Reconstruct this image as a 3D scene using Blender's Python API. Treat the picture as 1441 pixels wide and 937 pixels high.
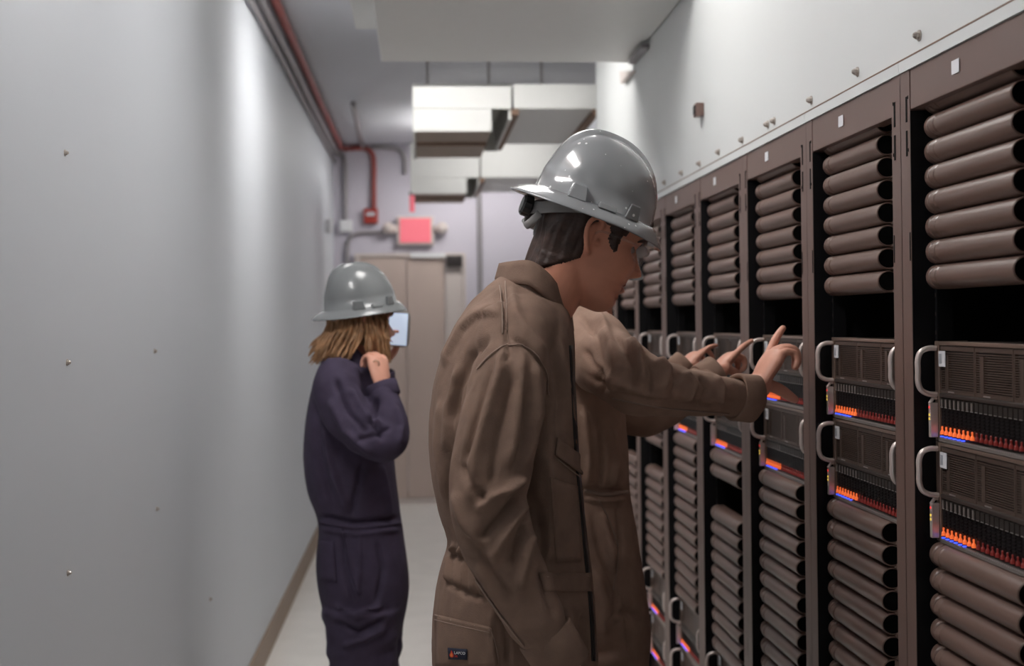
import bpy, bmesh, math, random
import numpy as np
from mathutils import Vector, Matrix, noise
from mathutils.bvhtree import BVHTree
random.seed(7)
for o in list(bpy.data.objects): bpy.data.objects.remove(o)
SC = bpy.context.scene
COL = SC.collection

# ------------------------------------------------------------------ camera
FPX, CX, CY, W_PX, H_PX = 1937.0, 720.5, 430.0, 1441, 937
HC = 1.52
def unit(v): v = np.array(v, float); return v/np.linalg.norm(v)
YC = unit([589-CX, 453.5-CY, FPX])
ZC = unit([-857-CX, -165500-CY, FPX]); ZC = unit(ZC - YC*(YC@ZC))
XC = np.cross(YC, ZC)
M3 = np.array([XC, YC, ZC])                 # rows: world axes in camera axes (x right, y down, z ahead)
cam_d = bpy.data.cameras.new('camera'); cam = bpy.data.objects.new('camera', cam_d); COL.objects.link(cam)
bx = M3 @ np.array([1., 0, 0]); by = M3 @ np.array([0, -1., 0]); bz = M3 @ np.array([0, 0, -1.])
cam.matrix_world = Matrix(((bx[0], by[0], bz[0], 0), (bx[1], by[1], bz[1], 0), (bx[2], by[2], bz[2], HC), (0, 0, 0, 1)))
cam_d.sensor_width = 36.0; cam_d.lens = FPX/W_PX*36.0
cam_d.shift_x = 0.0; cam_d.shift_y = (CY - H_PX/2)/W_PX
cam_d.dof.use_dof = True; cam_d.dof.focus_distance = 2.55; cam_d.dof.aperture_fstop = 4.0
cam_d.clip_start = 0.02
SC.camera = cam
SC.view_settings.view_transform = 'Standard'; SC.view_settings.look = 'None'
SC.view_settings.gamma = 1.0; SC.view_settings.use_curve_mapping = False
SC.view_settings.exposure = 0.0
wd = bpy.data.worlds.new('world'); SC.world = wd; wd.use_nodes = True
wd.node_tree.nodes['Background'].inputs[0].default_value = (0.8, 0.85, 1, 1)
wd.node_tree.nodes['Background'].inputs[1].default_value = 0.0
try: SC.cycles.use_denoising = True
except Exception: pass
# strengths of the added, unseen ceiling lamps: (x0, x1, y0, y1, z, strength)
ADDED_LAMPS = [(-0.45, -0.05, -0.6, 0.4, 3.0, 1.0), (-0.64, -0.36, 1.7, 2.7, 3.0, 25.0),
         (-0.2, 0.30, 5.50, 6.10, 3.0, 24.0), (0.3, 0.85, 8.72, 9.2, 3.0, 12.0), (0.25, 0.85, 9.9, 10.9, 3.0, 15.0), (0.0, 0.5, 3.35, 4.05, 3.0, 14.5)]

def ray(x, y): return M3 @ np.array([(x-CX)/FPX, (y-CY)/FPX, 1.0])
def P(x, y, Y):
    r = ray(x, y); q = np.array([0, 0, HC]) + r*(Y/r[1]); return Vector(q)
def PX(x, y, X):
    r = ray(x, y); q = np.array([0, 0, HC]) + r*(X/r[0]); return Vector(q)
def project(V):
    c = (np.asarray(V) - np.array([0, 0, HC])) @ M3
    return np.stack([CX + FPX*c[:, 0]/c[:, 2], CY + FPX*c[:, 1]/c[:, 2]], 1), c[:, 2]

# ------------------------------------------------------------------ materials
def mat(name, col, rough=0.5, metal=0.0, spec=0.5, noise_amt=0.0, noise_scale=20.0, bump=0.0, bump_scale=80.0,
        emit=None, estr=0.0, coat=0.0, trans=0.0, alpha=1.0, weave=0.0):
    m = bpy.data.materials.new(name); m.use_nodes = True
    nt = m.node_tree; b = nt.nodes['Principled BSDF']
    b.inputs['Base Color'].default_value = (*col, 1); b.inputs['Roughness'].default_value = rough
    b.inputs['Metallic'].default_value = metal; b.inputs['Specular IOR Level'].default_value = spec
    b.inputs['Coat Weight'].default_value = coat; b.inputs['Coat Roughness'].default_value = 0.08
    b.inputs['Transmission Weight'].default_value = trans; b.inputs['Alpha'].default_value = alpha
    if emit: b.inputs['Emission Color'].default_value = (*emit, 1); b.inputs['Emission Strength'].default_value = estr
    tc = nt.nodes.new('ShaderNodeTexCoord')
    if noise_amt > 0:
        n = nt.nodes.new('ShaderNodeTexNoise'); n.inputs['Scale'].default_value = noise_scale; n.inputs['Detail'].default_value = 5
        nt.links.new(tc.outputs['Object'], n.inputs['Vector'])
        r = nt.nodes.new('ShaderNodeMapRange'); r.inputs['From Min'].default_value = 0.3; r.inputs['From Max'].default_value = 0.7
        r.inputs['To Min'].default_value = 1-noise_amt; r.inputs['To Max'].default_value = 1+noise_amt
        nt.links.new(n.outputs['Fac'], r.inputs['Value'])
        v = nt.nodes.new('ShaderNodeVectorMath'); v.operation = 'SCALE'; v.inputs[0].default_value = col
        nt.links.new(r.outputs['Result'], v.inputs['Scale']); nt.links.new(v.outputs['Vector'], b.inputs['Base Color'])
    if bump > 0:
        n2 = nt.nodes.new('ShaderNodeTexNoise'); n2.inputs['Scale'].default_value = bump_scale; n2.inputs['Detail'].default_value = 4
        nt.links.new(tc.outputs['Object'], n2.inputs['Vector'])
        bp = nt.nodes.new('ShaderNodeBump'); bp.inputs['Strength'].default_value = bump; bp.inputs['Distance'].default_value = 0.002
        nt.links.new(n2.outputs['Fac'], bp.inputs['Height'])
        if weave > 0:
            w = nt.nodes.new('ShaderNodeTexWave'); w.inputs['Scale'].default_value = 260; w.inputs['Distortion'].default_value = 1.0
            w.bands_direction = 'DIAGONAL'; nt.links.new(tc.outputs['Object'], w.inputs['Vector'])
            b2 = nt.nodes.new('ShaderNodeBump'); b2.inputs['Strength'].default_value = weave; b2.inputs['Distance'].default_value = 0.001
            nt.links.new(w.outputs['Fac'], b2.inputs['Height']); nt.links.new(bp.outputs['Normal'], b2.inputs['Normal'])
            nt.links.new(b2.outputs['Normal'], b.inputs['Normal'])
        else: nt.links.new(bp.outputs['Normal'], b.inputs['Normal'])
    return m
MT = dict(
 wall=mat('white_wall_panel', (0.61, 0.635, 0.675), 0.55, spec=0.35, noise_amt=0.015, noise_scale=1.2, bump=0.04, bump_scale=14),
 wallr=mat('white_upper_panel', (0.70, 0.715, 0.71), 0.5, noise_amt=0.012, noise_scale=2),
 far=mat('lilac_far_wall', (0.58, 0.55, 0.62), 0.6, noise_amt=0.02, noise_scale=2),
 ceil=mat('grey_ceiling', (0.62, 0.63, 0.68), 0.6, noise_amt=0.02, noise_scale=2),
 floor=mat('pale_floor', (0.80, 0.77, 0.73), 0.35, noise_amt=0.04, noise_scale=6),
 base=mat('brown_baseboard', (0.27, 0.19, 0.135), 0.5, noise_amt=0.06, noise_scale=12),
 duct=mat('white_duct', (0.74, 0.74, 0.72), 0.45, noise_amt=0.01),
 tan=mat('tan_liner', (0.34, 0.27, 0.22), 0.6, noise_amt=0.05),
 brown=mat('brown_strip', (0.20, 0.12, 0.08), 0.6, noise_amt=0.05),
 door=mat('tan_door', (0.55, 0.44, 0.39), 0.5, noise_amt=0.02, noise_scale=4),
 doorf=mat('door_frame_paint', (0.62, 0.55, 0.52), 0.5),
 redpipe=mat('red_pipe_paint', (0.30, 0.062, 0.052), 0.45),
 pipe=mat('grey_conduit', (0.33, 0.31, 0.32), 0.45, metal=0.3),
 white=mat('white_plastic', (0.75, 0.75, 0.77), 0.4),
 redbox=mat('red_alarm_plastic', (0.33, 0.03, 0.02), 0.4),
 dark=mat('dark_metal', (0.03, 0.025, 0.025), 0.4),
 exitred=mat('lit_red_face', (0.6, 0.12, 0.15), 0.4, emit=(1.0, 0.22, 0.28), estr=0.42),
 lamp=mat('lamp_diffuser', (0.9, 0.9, 0.9), 0.5),
 rack=mat('brown_rack_paint', (0.165, 0.100, 0.083), 0.42, spec=0.6, noise_amt=0.03, noise_scale=9, bump=0.05, bump_scale=300),
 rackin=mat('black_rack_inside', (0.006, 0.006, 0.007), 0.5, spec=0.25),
 blank=mat('brown_blank_plastic', (0.168, 0.106, 0.086), 0.36, spec=0.6, noise_amt=0.03, noise_scale=14, bump=0.05, bump_scale=250),
 hole=mat('black_port', (0.002, 0.002, 0.002), 0.7, spec=0.1),
 chassis=mat('dark_chassis', (0.045, 0.032, 0.027), 0.4, spec=0.5, noise_amt=0.04),
 slat=mat('bronze_slat', (0.12, 0.082, 0.066), 0.38, metal=0.3),
 lip=mat('tan_metal_lip', (0.36, 0.26, 0.21), 0.3, metal=0.6),
 handle=mat('pale_handle_metal', (0.72, 0.62, 0.58), 0.32, metal=0.35),
 drive=mat('black_drive', (0.006, 0.005, 0.006), 0.45, spec=0.25),
 latch=mat('grey_latch', (0.035, 0.028, 0.025), 0.4, metal=0.2),
 latch2=mat('silver_latch', (0.32, 0.28, 0.26), 0.35, metal=0.4),
 label=mat('white_label', (0.80, 0.80, 0.83), 0.5),
 print_=mat('grey_print', (0.45, 0.46, 0.5), 0.5),
 orange=mat('orange_led', (0.9, 0.2, 0.05), 0.4, emit=(1.0, 0.16, 0.04), estr=0.6),
 dimred=mat('dim_red_led', (0.20, 0.035, 0.03), 0.35, emit=(0.6, 0.04, 0.03), estr=0.08),
 blue=mat('blue_led', (0.05, 0.08, 0.9), 0.4, emit=(0.05, 0.10, 1.0), estr=1.8),
 red=mat('red_led', (0.8, 0.05, 0.05), 0.4, emit=(1, 0.05, 0.05), estr=1.0),
 yellow=mat('yellow_led', (0.8, 0.6, 0.1), 0.4, emit=(1, 0.7, 0.1), estr=0.8),
 dots=mat('pale_rail_dots', (0.55, 0.52, 0.5), 0.3, metal=0.5),
 steel=mat('bolt_steel', (0.45, 0.40, 0.36), 0.35, metal=0.6),
 cloth=mat('brown_grey_twill', (0.225, 0.147, 0.111), 0.85, spec=0.2, noise_amt=0.10, noise_scale=30, bump=0.35, bump_scale=420, weave=0.15),
 cloth2=mat('taupe_twill', (0.33, 0.215, 0.162), 0.85, spec=0.2, noise_amt=0.10, noise_scale=30, bump=0.35, bump_scale=420),
 navy=mat('navy_twill', (0.055, 0.042, 0.074), 0.85, spec=0.25, noise_amt=0.12, noise_scale=25, bump=0.3, bump_scale=300),
 thread=mat('seam_thread', (0.30, 0.21, 0.165), 0.8),
 skin=mat('skin', (0.66, 0.29, 0.19), 0.45, spec=0.4, noise_amt=0.06, noise_scale=25, bump=0.08, bump_scale=500),
 skin2=mat('fair_skin', (0.72, 0.36, 0.26), 0.45, spec=0.4, noise_amt=0.06, noise_scale=25, bump=0.08, bump_scale=500),
 hair=mat('dark_brown_hair', (0.040, 0.018, 0.012), 0.5, noise_amt=0.35, noise_scale=60, bump=0.5, bump_scale=160),
 blond=mat('dark_blond_hair', (0.34, 0.18, 0.085), 0.5, noise_amt=0.4, noise_scale=40, bump=0.4, bump_scale=120),
 strap=mat('grey_strap', (0.26, 0.25, 0.245), 0.45),
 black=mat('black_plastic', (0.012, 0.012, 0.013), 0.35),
 eye=mat('eye_white', (0.45, 0.38, 0.34), 0.2), iris=mat('dark_iris', (0.03, 0.02, 0.015), 0.15),
 lens=mat('clear_lens', (0.9, 0.85, 0.82), 0.03, alpha=0.08, spec=0.8),
 boot=mat('dark_boot_leather', (0.03, 0.022, 0.017), 0.5),
 patch=mat('navy_patch', (0.012, 0.014, 0.035), 0.7),
 pwhite=mat('patch_white', (0.75, 0.75, 0.75), 0.6), pred=mat('patch_red', (0.65, 0.03, 0.02), 0.6), porange=mat('patch_orange', (0.85, 0.25, 0.05), 0.6),
 screen=mat('phone_screen', (0.6, 0.7, 0.85), 0.2, emit=(0.62, 0.72, 0.9), estr=0.55),
 lip_=mat('lip_skin', (0.42, 0.13, 0.10), 0.4),
 ring=mat('ring_metal', (0.6, 0.45, 0.3), 0.2, metal=1.0),
)
def lamp_mat(s):
    return mat('lit_lamp', (0.9, 0.9, 0.9), 0.5, emit=(1.0, 0.975, 0.945), estr=s)
def hat_mat():
    m = mat('grey_hat_plastic', (0.27, 0.277, 0.285), 0.22, spec=0.6, coat=0.8)
    nt = m.node_tree; b = nt.nodes['Principled BSDF']; tc = nt.nodes.new('ShaderNodeTexCoord')
    v = nt.nodes.new('ShaderNodeTexVoronoi'); v.inputs['Scale'].default_value = 75; v.inputs['Randomness'].default_value = 1.0
    nt.links.new(tc.outputs['Object'], v.inputs['Vector'])
    n = nt.nodes.new('ShaderNodeTexNoise'); n.inputs['Scale'].default_value = 16; nt.links.new(tc.outputs['Object'], n.inputs['Vector'])
    th = nt.nodes.new('ShaderNodeMapRange'); th.inputs['From Min'].default_value = 0.52; th.inputs['From Max'].default_value = 0.72
    th.inputs['To Min'].default_value = 0.0; th.inputs['To Max'].default_value = 0.3
    nt.links.new(n.outputs['Fac'], th.inputs['Value'])
    lt = nt.nodes.new('ShaderNodeMath'); lt.operation = 'LESS_THAN'
    nt.links.new(v.outputs['Distance'], lt.inputs[0]); nt.links.new(th.outputs['Result'], lt.inputs[1])
    mx = nt.nodes.new('ShaderNodeMix'); mx.data_type = 'RGBA'
    mx.inputs['A'].default_value = (0.27, 0.277, 0.285, 1); mx.inputs['B'].default_value = (0.8, 0.8, 0.8, 1)
    nt.links.new(lt.outputs[0], mx.inputs['Factor']); nt.links.new(mx.outputs['Result'], b.inputs['Base Color'])
    return m
MT['hat'] = hat_mat()
MT['hat2'] = mat('grey_hat_plain', (0.19, 0.20, 0.205), 0.25, spec=0.5, coat=0.3)

# ------------------------------------------------------------------ mesh helpers
class MB:
    def __init__(s): s.v = []; s.f = []; s.m = []
    def add(s, V, F, mi=0):
        k = len(s.v); s.v += [tuple(p) for p in V]; s.f += [tuple(i+k for i in f) for f in F]; s.m += [mi]*len(F); return s
    def box(s, x0, x1, y0, y1, z0, z1, mi=0):
        V = [(x, y, z) for x in (x0, x1) for y in (y0, y1) for z in (z0, z1)]
        F = [(0, 1, 3, 2), (4, 6, 7, 5), (0, 4, 5, 1), (2, 3, 7, 6), (0, 2, 6, 4), (1, 5, 7, 3)]
        return s.add(V, F, mi)
    def rings(s, R, mi=0, closed=False, cap=True):
        n = len(R[0]); V = [p for r in R for p in r]; F = []
        K = len(R)
        for i in range(K if closed else K-1):
            a = i*n; b = ((i+1) % K)*n
            for j in range(n):
                j2 = (j+1) % n; F.append((a+j, a+j2, b+j2, b+j))
        if cap and not closed:
            V = V + [tuple(np.mean(np.array(R[0]), 0)), tuple(np.mean(np.array(R[-1]), 0))]
            c0 = K*n; c1 = c0+1
            for j in range(n):
                j2 = (j+1) % n; F.append((c0, j2, j)); F.append((c1, (K-1)*n+j, (K-1)*n+j2))
        return s.add(V, F, mi)
    def tube(s, pts, rad, n=12, mi=0, flat=1.0, upv=(0, 0, 1), smooth=0, round_ends=False, wob=None):
        pts = [np.array(p, float) for p in pts]; rad = list(rad) if hasattr(rad, '__len__') else [rad]*len(pts)
        if smooth:
            pts, rad = spline(pts, rad, smooth)
        if round_ends:
            d0 = unit(pts[0]-pts[1]); d1 = unit(pts[-1]-pts[-2]); r0 = rad[0]; r1 = rad[-1]
            pts = [pts[0]+d0*r0*.95, pts[0]+d0*r0*.7] + pts + [pts[-1]+d1*r1*.4, pts[-1]+d1*r1*.75, pts[-1]+d1*r1*.97]
            rad = [r0*.25, r0*.7] + rad + [r1*.92, r1*.66, r1*.25]
        R = []; u = None
        for i, p in enumerate(pts):
            t = unit(pts[min(i+1, len(pts)-1)] - pts[max(i-1, 0)])
            if u is None:
                a = np.array(upv, float)
                if abs(a@t) > .95: a = np.array([1., 0, 0])
                u = unit(a - t*(a@t))
            else: u = unit(u - t*(u@t))
            w = np.cross(t, u); ring = []
            for j in range(n):
                q = 2*math.pi*j/n; k = rad[i]
                if wob: k *= wob(i/len(pts), q)
                ring.append(tuple(p + u*math.cos(q)*k + w*math.sin(q)*k*flat))
            R.append(ring)
        return s.rings(R, mi)
    def cyl(s, a, b, r, n=16, mi=0): return s.tube([a, b], r, n, mi)
    def ell(s, c, r, n=16, m=10, mi=0, mat3=None):
        R = []
        for i in range(1, m):
            t = math.pi*i/m; ring = []
            for j in range(n):
                q = 2*math.pi*j/n
                v = np.array([r[0]*math.sin(t)*math.cos(q), r[1]*math.sin(t)*math.sin(q), r[2]*math.cos(t)])
                if mat3 is not None: v = mat3 @ v
                ring.append(tuple(np.array(c)+v))
            R.append(ring)
        return s.rings(R, mi)
    def mesh(s, name, mats, smooth=False):
        me = bpy.data.meshes.new(name); me.from_pydata(s.v, [], s.f); me.update()
        for m in (mats if isinstance(mats, (list, tuple)) else [mats]): me.materials.append(m)
        me.polygons.foreach_set('material_index', s.m)
        b = bmesh.new(); b.from_mesh(me); bmesh.ops.recalc_face_normals(b, faces=b.faces); b.to_mesh(me); b.free()
        if smooth: me.polygons.foreach_set('use_smooth', [True]*len(me.polygons))
        return me
    def build(s, name, mats, parent=None, smooth=False, bevel=0, auto=None, loc=None):
        o = bpy.data.objects.new(name, s.mesh(name, mats, smooth)); COL.objects.link(o)
        if loc is not None: o.location = loc
        if parent is not None: o.parent = parent
        if bevel:
            bv = o.modifiers.new('bevel', 'BEVEL'); bv.width = bevel; bv.segments = 2; bv.limit_method = 'ANGLE'
        if auto:
            try: o.data.set_sharp_from_angle(angle=math.radians(auto))
            except Exception: pass
        return o
def spline(pts, rad, k):
    pts = [np.array(p, float) for p in pts]; n = len(pts); O = []; R = []
    for i in range(n-1):
        p0 = pts[max(i-1, 0)]; p1 = pts[i]; p2 = pts[i+1]; p3 = pts[min(i+2, n-1)]
        for j in range(k):
            t = j/k
            O.append(.5*((2*p1)+(-p0+p2)*t+(2*p0-5*p1+4*p2-p3)*t*t+(-p0+3*p1-3*p2+p3)*t**3))
            a = t*t*(3-2*t); R.append(rad[i]*(1-a)+rad[i+1]*a)
    O.append(pts[-1]); R.append(rad[-1]); return O, R
def tag(o, label=None, cat=None, group=None, kind=None):
    if label: o['label'] = label
    if cat: o['category'] = cat
    if group: o['group'] = group
    if kind: o['kind'] = kind
    return o
def thing(name, label, cat, loc=(0, 0, 0), group=None):
    o = bpy.data.objects.new(name, None); COL.objects.link(o); o.location = loc; o.empty_display_size = 0.05
    return tag(o, label, cat, group)
def dup_tree(o, parent=None):
    c = o.copy(); COL.objects.link(c)
    if parent is not None: c.parent = parent
    for ch in list(o.children): dup_tree(ch, c)
    return c
def struct(name, mb, m, **k): return tag(mb.build(name, m, **k), kind='structure')

# ------------------------------------------------------------------ the room
XL, XR, ZT, YF, YB, XF = -0.705, 0.863, 3.02, 11.6, -1.6, 1.95
RTOP = 1.955
struct('floor', MB().box(XL-.1, XF+.1, YB-.1, YF+.1, -.1, 0), MT['floor'])
struct('ceiling', MB().box(XL-.1, XF+.1, YB-.1, YF+.1, ZT, ZT+.1), MT['ceil'])
wl = MB().box(XL-.1, XL, YB, YF, 0, ZT)
struct('wall_left', wl, MT['wall'])
struct('wall_back', MB().box(XL-.1, XF+.1, YF, YF+.1, 0, ZT), MT['far'])
struct('wall_front', MB().box(XL-.1, XF+.1, YB-.1, YB, 0, ZT), MT['wall'])
ROWS, ROWE = 1.804, 6.604
wr = MB().box(XR+.004, XR+.09, YB, ROWE, RTOP+.0235, ZT)
wr.box(XR+.004, XF+.1, YB, ROWS-.003, 0, RTOP+.022)
wr.box(XF, XF+.1, ROWS, YF, 0, ZT)
wr.box(XR+.09, XF, ROWE-.03, ROWE, RTOP+.022, ZT)
struct('wall_right', wr, MT['wallr'])
t1 = MB()
for i in range(8): t1.box(XR-.003, XR+.09, ROWS+.6*i+.0008, ROWS+.6*(i+1)-.0008, RTOP, RTOP+.0205)
struct('trim_1', t1, MT['wallr'])
struct('trim_2', MB().box(XR-.0036, XR+.003, ROWS, ROWE, RTOP+.0207, RTOP+.0233), MT['brown'])
struct('baseboard_left', MB().box(XL, XL+.012, YB, YF, 0, .125), MT['base'], bevel=.003)
struct('baseboard_back', MB().box(XL+.012, .0, YF-.012, YF, 0, .10).box(1.0, XF, YF-.012, YF, 0, .10), MT['base'])

# soffit duct over the racks and the hanging ducts beyond
duct = thing('air_duct', 'long wide white ceiling duct above the racks nearest the camera', 'duct', (0.36, 4.85, 2.56))
MB().box(-.50, .502, -.65, .65, 0, .455).build('duct_body', MT['duct'], duct, bevel=.006)
MB().box(-.60, -.503, -.65, .65, .13, .455).build('side_flange', MT['duct'], duct, bevel=.004)
def hang_duct(Y, xl, xm, xr, yt, ybl, ybr, L, label, cut):
    a = P(xl, yt, Y); b = P(xm, ybr, Y); c = P(xl, ybl, Y)
    X0, X1, Z1, ZL = a.x, b.x, a.z, c.z
    t = thing('ceiling_duct', label, 'duct', ((X0+X1)/2, Y, ZL))
    ox, oz = (X0+X1)/2, ZL
    xc = P(cut, ybl, Y).x
    m = MB().box(X0-ox, X1-ox, 0, .02, P(cut, ybr, Y).z-oz, Z1-oz).box(X0-ox, xc-ox, 0, .02, 0, P(cut, ybr, Y).z-oz)
    m.box(X0-ox, X1-ox, L-.02, L, 0.05, Z1-oz).box(X0-ox, X0-ox+.015, .02, L-.02, 0, Z1-oz).box(X1-ox-.015, X1-ox, .02, L-.02, 0.06, Z1-oz)
    m.box(X0-ox, X1-ox, 0, L, Z1-oz-.015, Z1-oz)
    m.build('duct_body', MT['duct'], t, bevel=.004)
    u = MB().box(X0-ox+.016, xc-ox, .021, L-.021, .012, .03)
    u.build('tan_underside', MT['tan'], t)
    MB().box(X0-ox+.016, xc-ox, L*.42, L*.42+.05, -.002, .0119).build('cross_rib', MT['brown'], t)
    for xx in (X0+.08, X1-.08): MB().cyl((xx-ox, L/2, Z1-oz), (xx-ox, L/2, ZT-oz), .008, 8).build('hanger_rod', MT['pipe'], t)
    return X1
def hang_duct_r(Y, xm, yt, yb, L, label, X1):
    a = P(xm, yt, Y); b = P(xm, yb, Y); X0 = a.x+.0025
    t = thing('ceiling_duct', label, 'duct', (X0, Y, b.z))
    MB().box(0, X1-X0, 0, L, 0, a.z-b.z).build('duct_body', MT['duct'], t, bevel=.004)
    MB().box(-.01, .025, .0, L+.06, -.03, -.001).build('edge_strip', MT['brown'], t)
    MB().cyl((.2, L/2, a.z-b.z), (.2, L/2, ZT-b.z), .008, 8).build('hanger_rod', MT['pipe'], t)
    MB().box(X1-X0-.03, X1-X0, 0, L, -.03, -.001).build('edge_strip', MT['brown'], t)
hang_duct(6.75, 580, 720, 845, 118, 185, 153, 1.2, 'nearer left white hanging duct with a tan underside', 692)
hang_duct_r(6.75, 722, 118, 153, 1.35, 'nearer right white hanging duct touching the upper wall panel', 0.90)
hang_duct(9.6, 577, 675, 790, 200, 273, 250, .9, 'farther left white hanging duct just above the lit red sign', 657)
hang_duct_r(9.6, 676, 200, 250, 1.1, 'farther right white hanging duct behind the large hard hat', 1.3)

# ceiling lamps added out of view, placed and powered for the light they throw
for i, (x0, x1, y0, y1, z, s) in enumerate(ADDED_LAMPS):
    lab = ['ceiling lamp nearest the camera, close to the left wall', 'ceiling lamp above the front man, nearer than the wide duct',
           'ceiling lamp between the wide duct and the hanging ducts', 'ceiling lamp above the gap between hanging ducts', 'farthest ceiling lamp, near the far wall', 'ceiling lamp just before the wide duct over the racks'][i]
    t = thing('ceiling_lamp', lab, 'lamp', ((x0+x1)/2, (y0+y1)/2, z))
    a, b = (x1-x0)/2, (y1-y0)/2
    MB().box(-a-.02, a+.02, -b-.02, b+.02, .004, .019).box(-a-.02, -a, -b-.02, b+.02, -.014, .004).box(a, a+.02, -b-.02, b+.02, -.014, .004).box(-a, a, -b-.02, -b, -.014, .004).box(-a, a, b, b+.02, -.014, .004).build('lamp_housing', MT['white'], t)
    MB().box(-a, a, -b, b, -.0005, .0035).build('lamp_diffuser', lamp_mat(s), t)

# door and far wall fittings
def far_box(name, label, cat, x0, y0, x1, y1, d, m, bevel=.004):
    a = P(x0, y1, YF-.002); b = P(x1, y0, YF-.002); t = thing(name, label, cat, ((a.x+b.x)/2, YF-.002, a.z))
    w = (b.x-a.x)/2; return t, w, b.z-a.z
dr = bpy.data.objects.new('door_1', None); COL.objects.link(dr); tag(dr, kind='structure')
a = P(502, 708, YF); b = P(655, 356, YF); dr.location = (a.x, YF, 0)
DW, DH = b.x-a.x, b.z
x1, x2 = P(573, 500, YF).x-a.x, P(627, 500, YF).x-a.x
MB().box(0, .04, -.05, -.001, 0, DH).box(DW-.03, DW, -.05, -.001, 0, DH).box(.04, DW-.03, -.05, -.001, DH-.03, DH).build('door_frame', MT['doorf'], dr, bevel=.004)
MB().box(.042, x1-.003, -.035, -.001, .05, DH-.032).build('door_leaf', MT['door'], dr, bevel=.003)
MB().box(x1+.003, x2-.003, -.03, -.001, .05, DH-.032).build('door_leaf', MT['door'], dr, bevel=.003)
MB().box(x2+.003, DW-.032, -.04, -.001, .05, DH-.032).build('side_panel', MT['doorf'], dr, bevel=.003)
MB().box(.04, DW-.03, -.06, -.001, 0, .045).build('threshold', MT['doorf'], dr)
c0, c1 = P(628, 376, YF), P(650, 360, YF)
MB().box(c0.x-a.x, c1.x-a.x, -.09, -.041, c0.z, c1.z).box(c0.x-a.x+.03, c1.x-a.x-.03, -.095, -.09, c0.z+.03, c1.z-.03).build('door_closer', MT['dark'], dr, bevel=.006)
c0, c1 = P(578, 363, YF), P(626, 356, YF)
MB().box(c0.x-a.x, c1.x-a.x, -.065, -.051, c0.z, c1.z).build('closer_plate', MT['white'], dr)  # plain white strip across the door head
# exit sign
t, w, h = far_box('exit_sign', 'lit red sign on the far wall above the door', 'sign', 563, 308, 606, 342, .08, None)
MB().box(-w-.025, w+.025, -.07, 0, -.02, h+.02).build('sign_housing', MT['doorf'], t, bevel=.008)
MB().box(-w, w, -.078, -.0705, 0, h).build('sign_face', MT['exitred'], t)
for s in (-1, 1):
    m = MB(); m.tube([(s*(w+.03), -.05, h*.55), (s*(w+.09), -.06, h*.6)], .035, 14); m.ell((s*(w+.095), -.07, h*.6), (.05, .05, .05))
    m.build('lamp_head', MT['doorf'], t, smooth=True)
# red alarm box
t, w, h = far_box('fire_alarm_box', 'small dark red alarm box under the red conduit on far wall', 'alarm', 512, 294, 532, 315, .06, None)
MB().box(-w, w, -.06, 0, 0, h).build('alarm_body', MT['redbox'], t, bevel=.008)
MB().box(-w*.6, w*.6, -.064, -.0605, h*.5, h*.75).build('white_plate', MT['print_'], t)
t, w, h = far_box('junction_box', 'white junction box under the grey conduit on far wall', 'box', 478, 310, 496, 327, .05, None)
MB().box(-w, w, -.06, 0, 0, h).build('box_body', MT['white'], t, bevel=.006)
MB().box(-w*.7, w*.7, -.066, -.0605, h*.15, h*.85).build('box_cover', MT['white'], t, bevel=.003)
pj = P(460, 318, 10.6); t = thing('junction_box', 'small pale box on the left wall near the far corner', 'box', (XL, 10.6, pj.z-.05))
MB().box(.001, .05, -.06, .06, 0, .1).build('box_body', MT['white'], t, bevel=.006)
MB().box(.0505, .055, -.045, .045, .015, .085).build('box_cover', MT['white'], t, bevel=.002)
def conduit(label, pts, r, m, strap_at=()):
    mb = MB().tube(pts, r, 10, smooth=6); o = mb.build('conduit', m, None, smooth=True); tag(o, label, 'pipe'); return o
def FW(x, y, off=.03): return P(x, y, YF-off)
ra = P(480, 209, YF-.04); 
conduit('red pipe along the left ceiling edge dropping to the red alarm box', [(ra.x, YB+.1, ra.z), (ra.x, 5, ra.z), (ra.x, 10.8, ra.z), (ra.x+.03, YF-.045, ra.z), FW(500, 208), FW(515, 209), FW(524, 217), FW(526, 232), FW(526, 260), FW(526, 294)], .022, MT['redpipe'])
conduit('grey conduit beside the red pipe dropping to white junction box', [(XL+.03, YB+.1, 2.93), (XL+.03, 5, 2.93), (XL+.03, 10.9, 2.93), FW(478, 215), FW(485, 226), FW(486, 260), FW(486, 310)], .02, MT['pipe'])
conduit('second thin grey conduit lowest along the left ceiling edge', [(XL+.02, YB+.1, 2.865), (XL+.02, 5, 2.865), (XL+.02, YF-.05, 2.865)], .012, MT['pipe'])
conduit('grey conduit running across the ceiling to the far wall', [P(497, 146, 9.0)+Vector((0, 0, -.0)), P(506, 190, 10.9), FW(512, 206), FW(535, 207), FW(560, 210), FW(569, 222), FW(570, 245)], .018, MT['pipe'])
conduit('grey conduit bending from the lit sign down the far wall', [FW(548, 326), FW(520, 327), FW(500, 329), FW(490, 340), FW(488, 370), FW(488, 420)], .016, MT['pipe'])
conduit('straight vertical grey conduit right of the door', [FW(674, 262), FW(675, 330), FW(676, 420), FW(677, 520), FW(678, 600)], .02, MT['pipe'])
pr = P(580, 286, 9.62)
t = thing('red_beacon', 'narrow red lit strip under the farther left hanging duct', 'light', (pr.x, 9.64, pr.z-.06))
MB().box(-.018, .018, -.02, .02, 0, .118).build('beacon_lens', MT['exitred'], t, bevel=.006)  # self-glowing red strip added below the duct edge
MB().box(-.02, .02, -.022, .022, .1185, .14).build('beacon_cap', MT['dark'], t)
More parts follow.
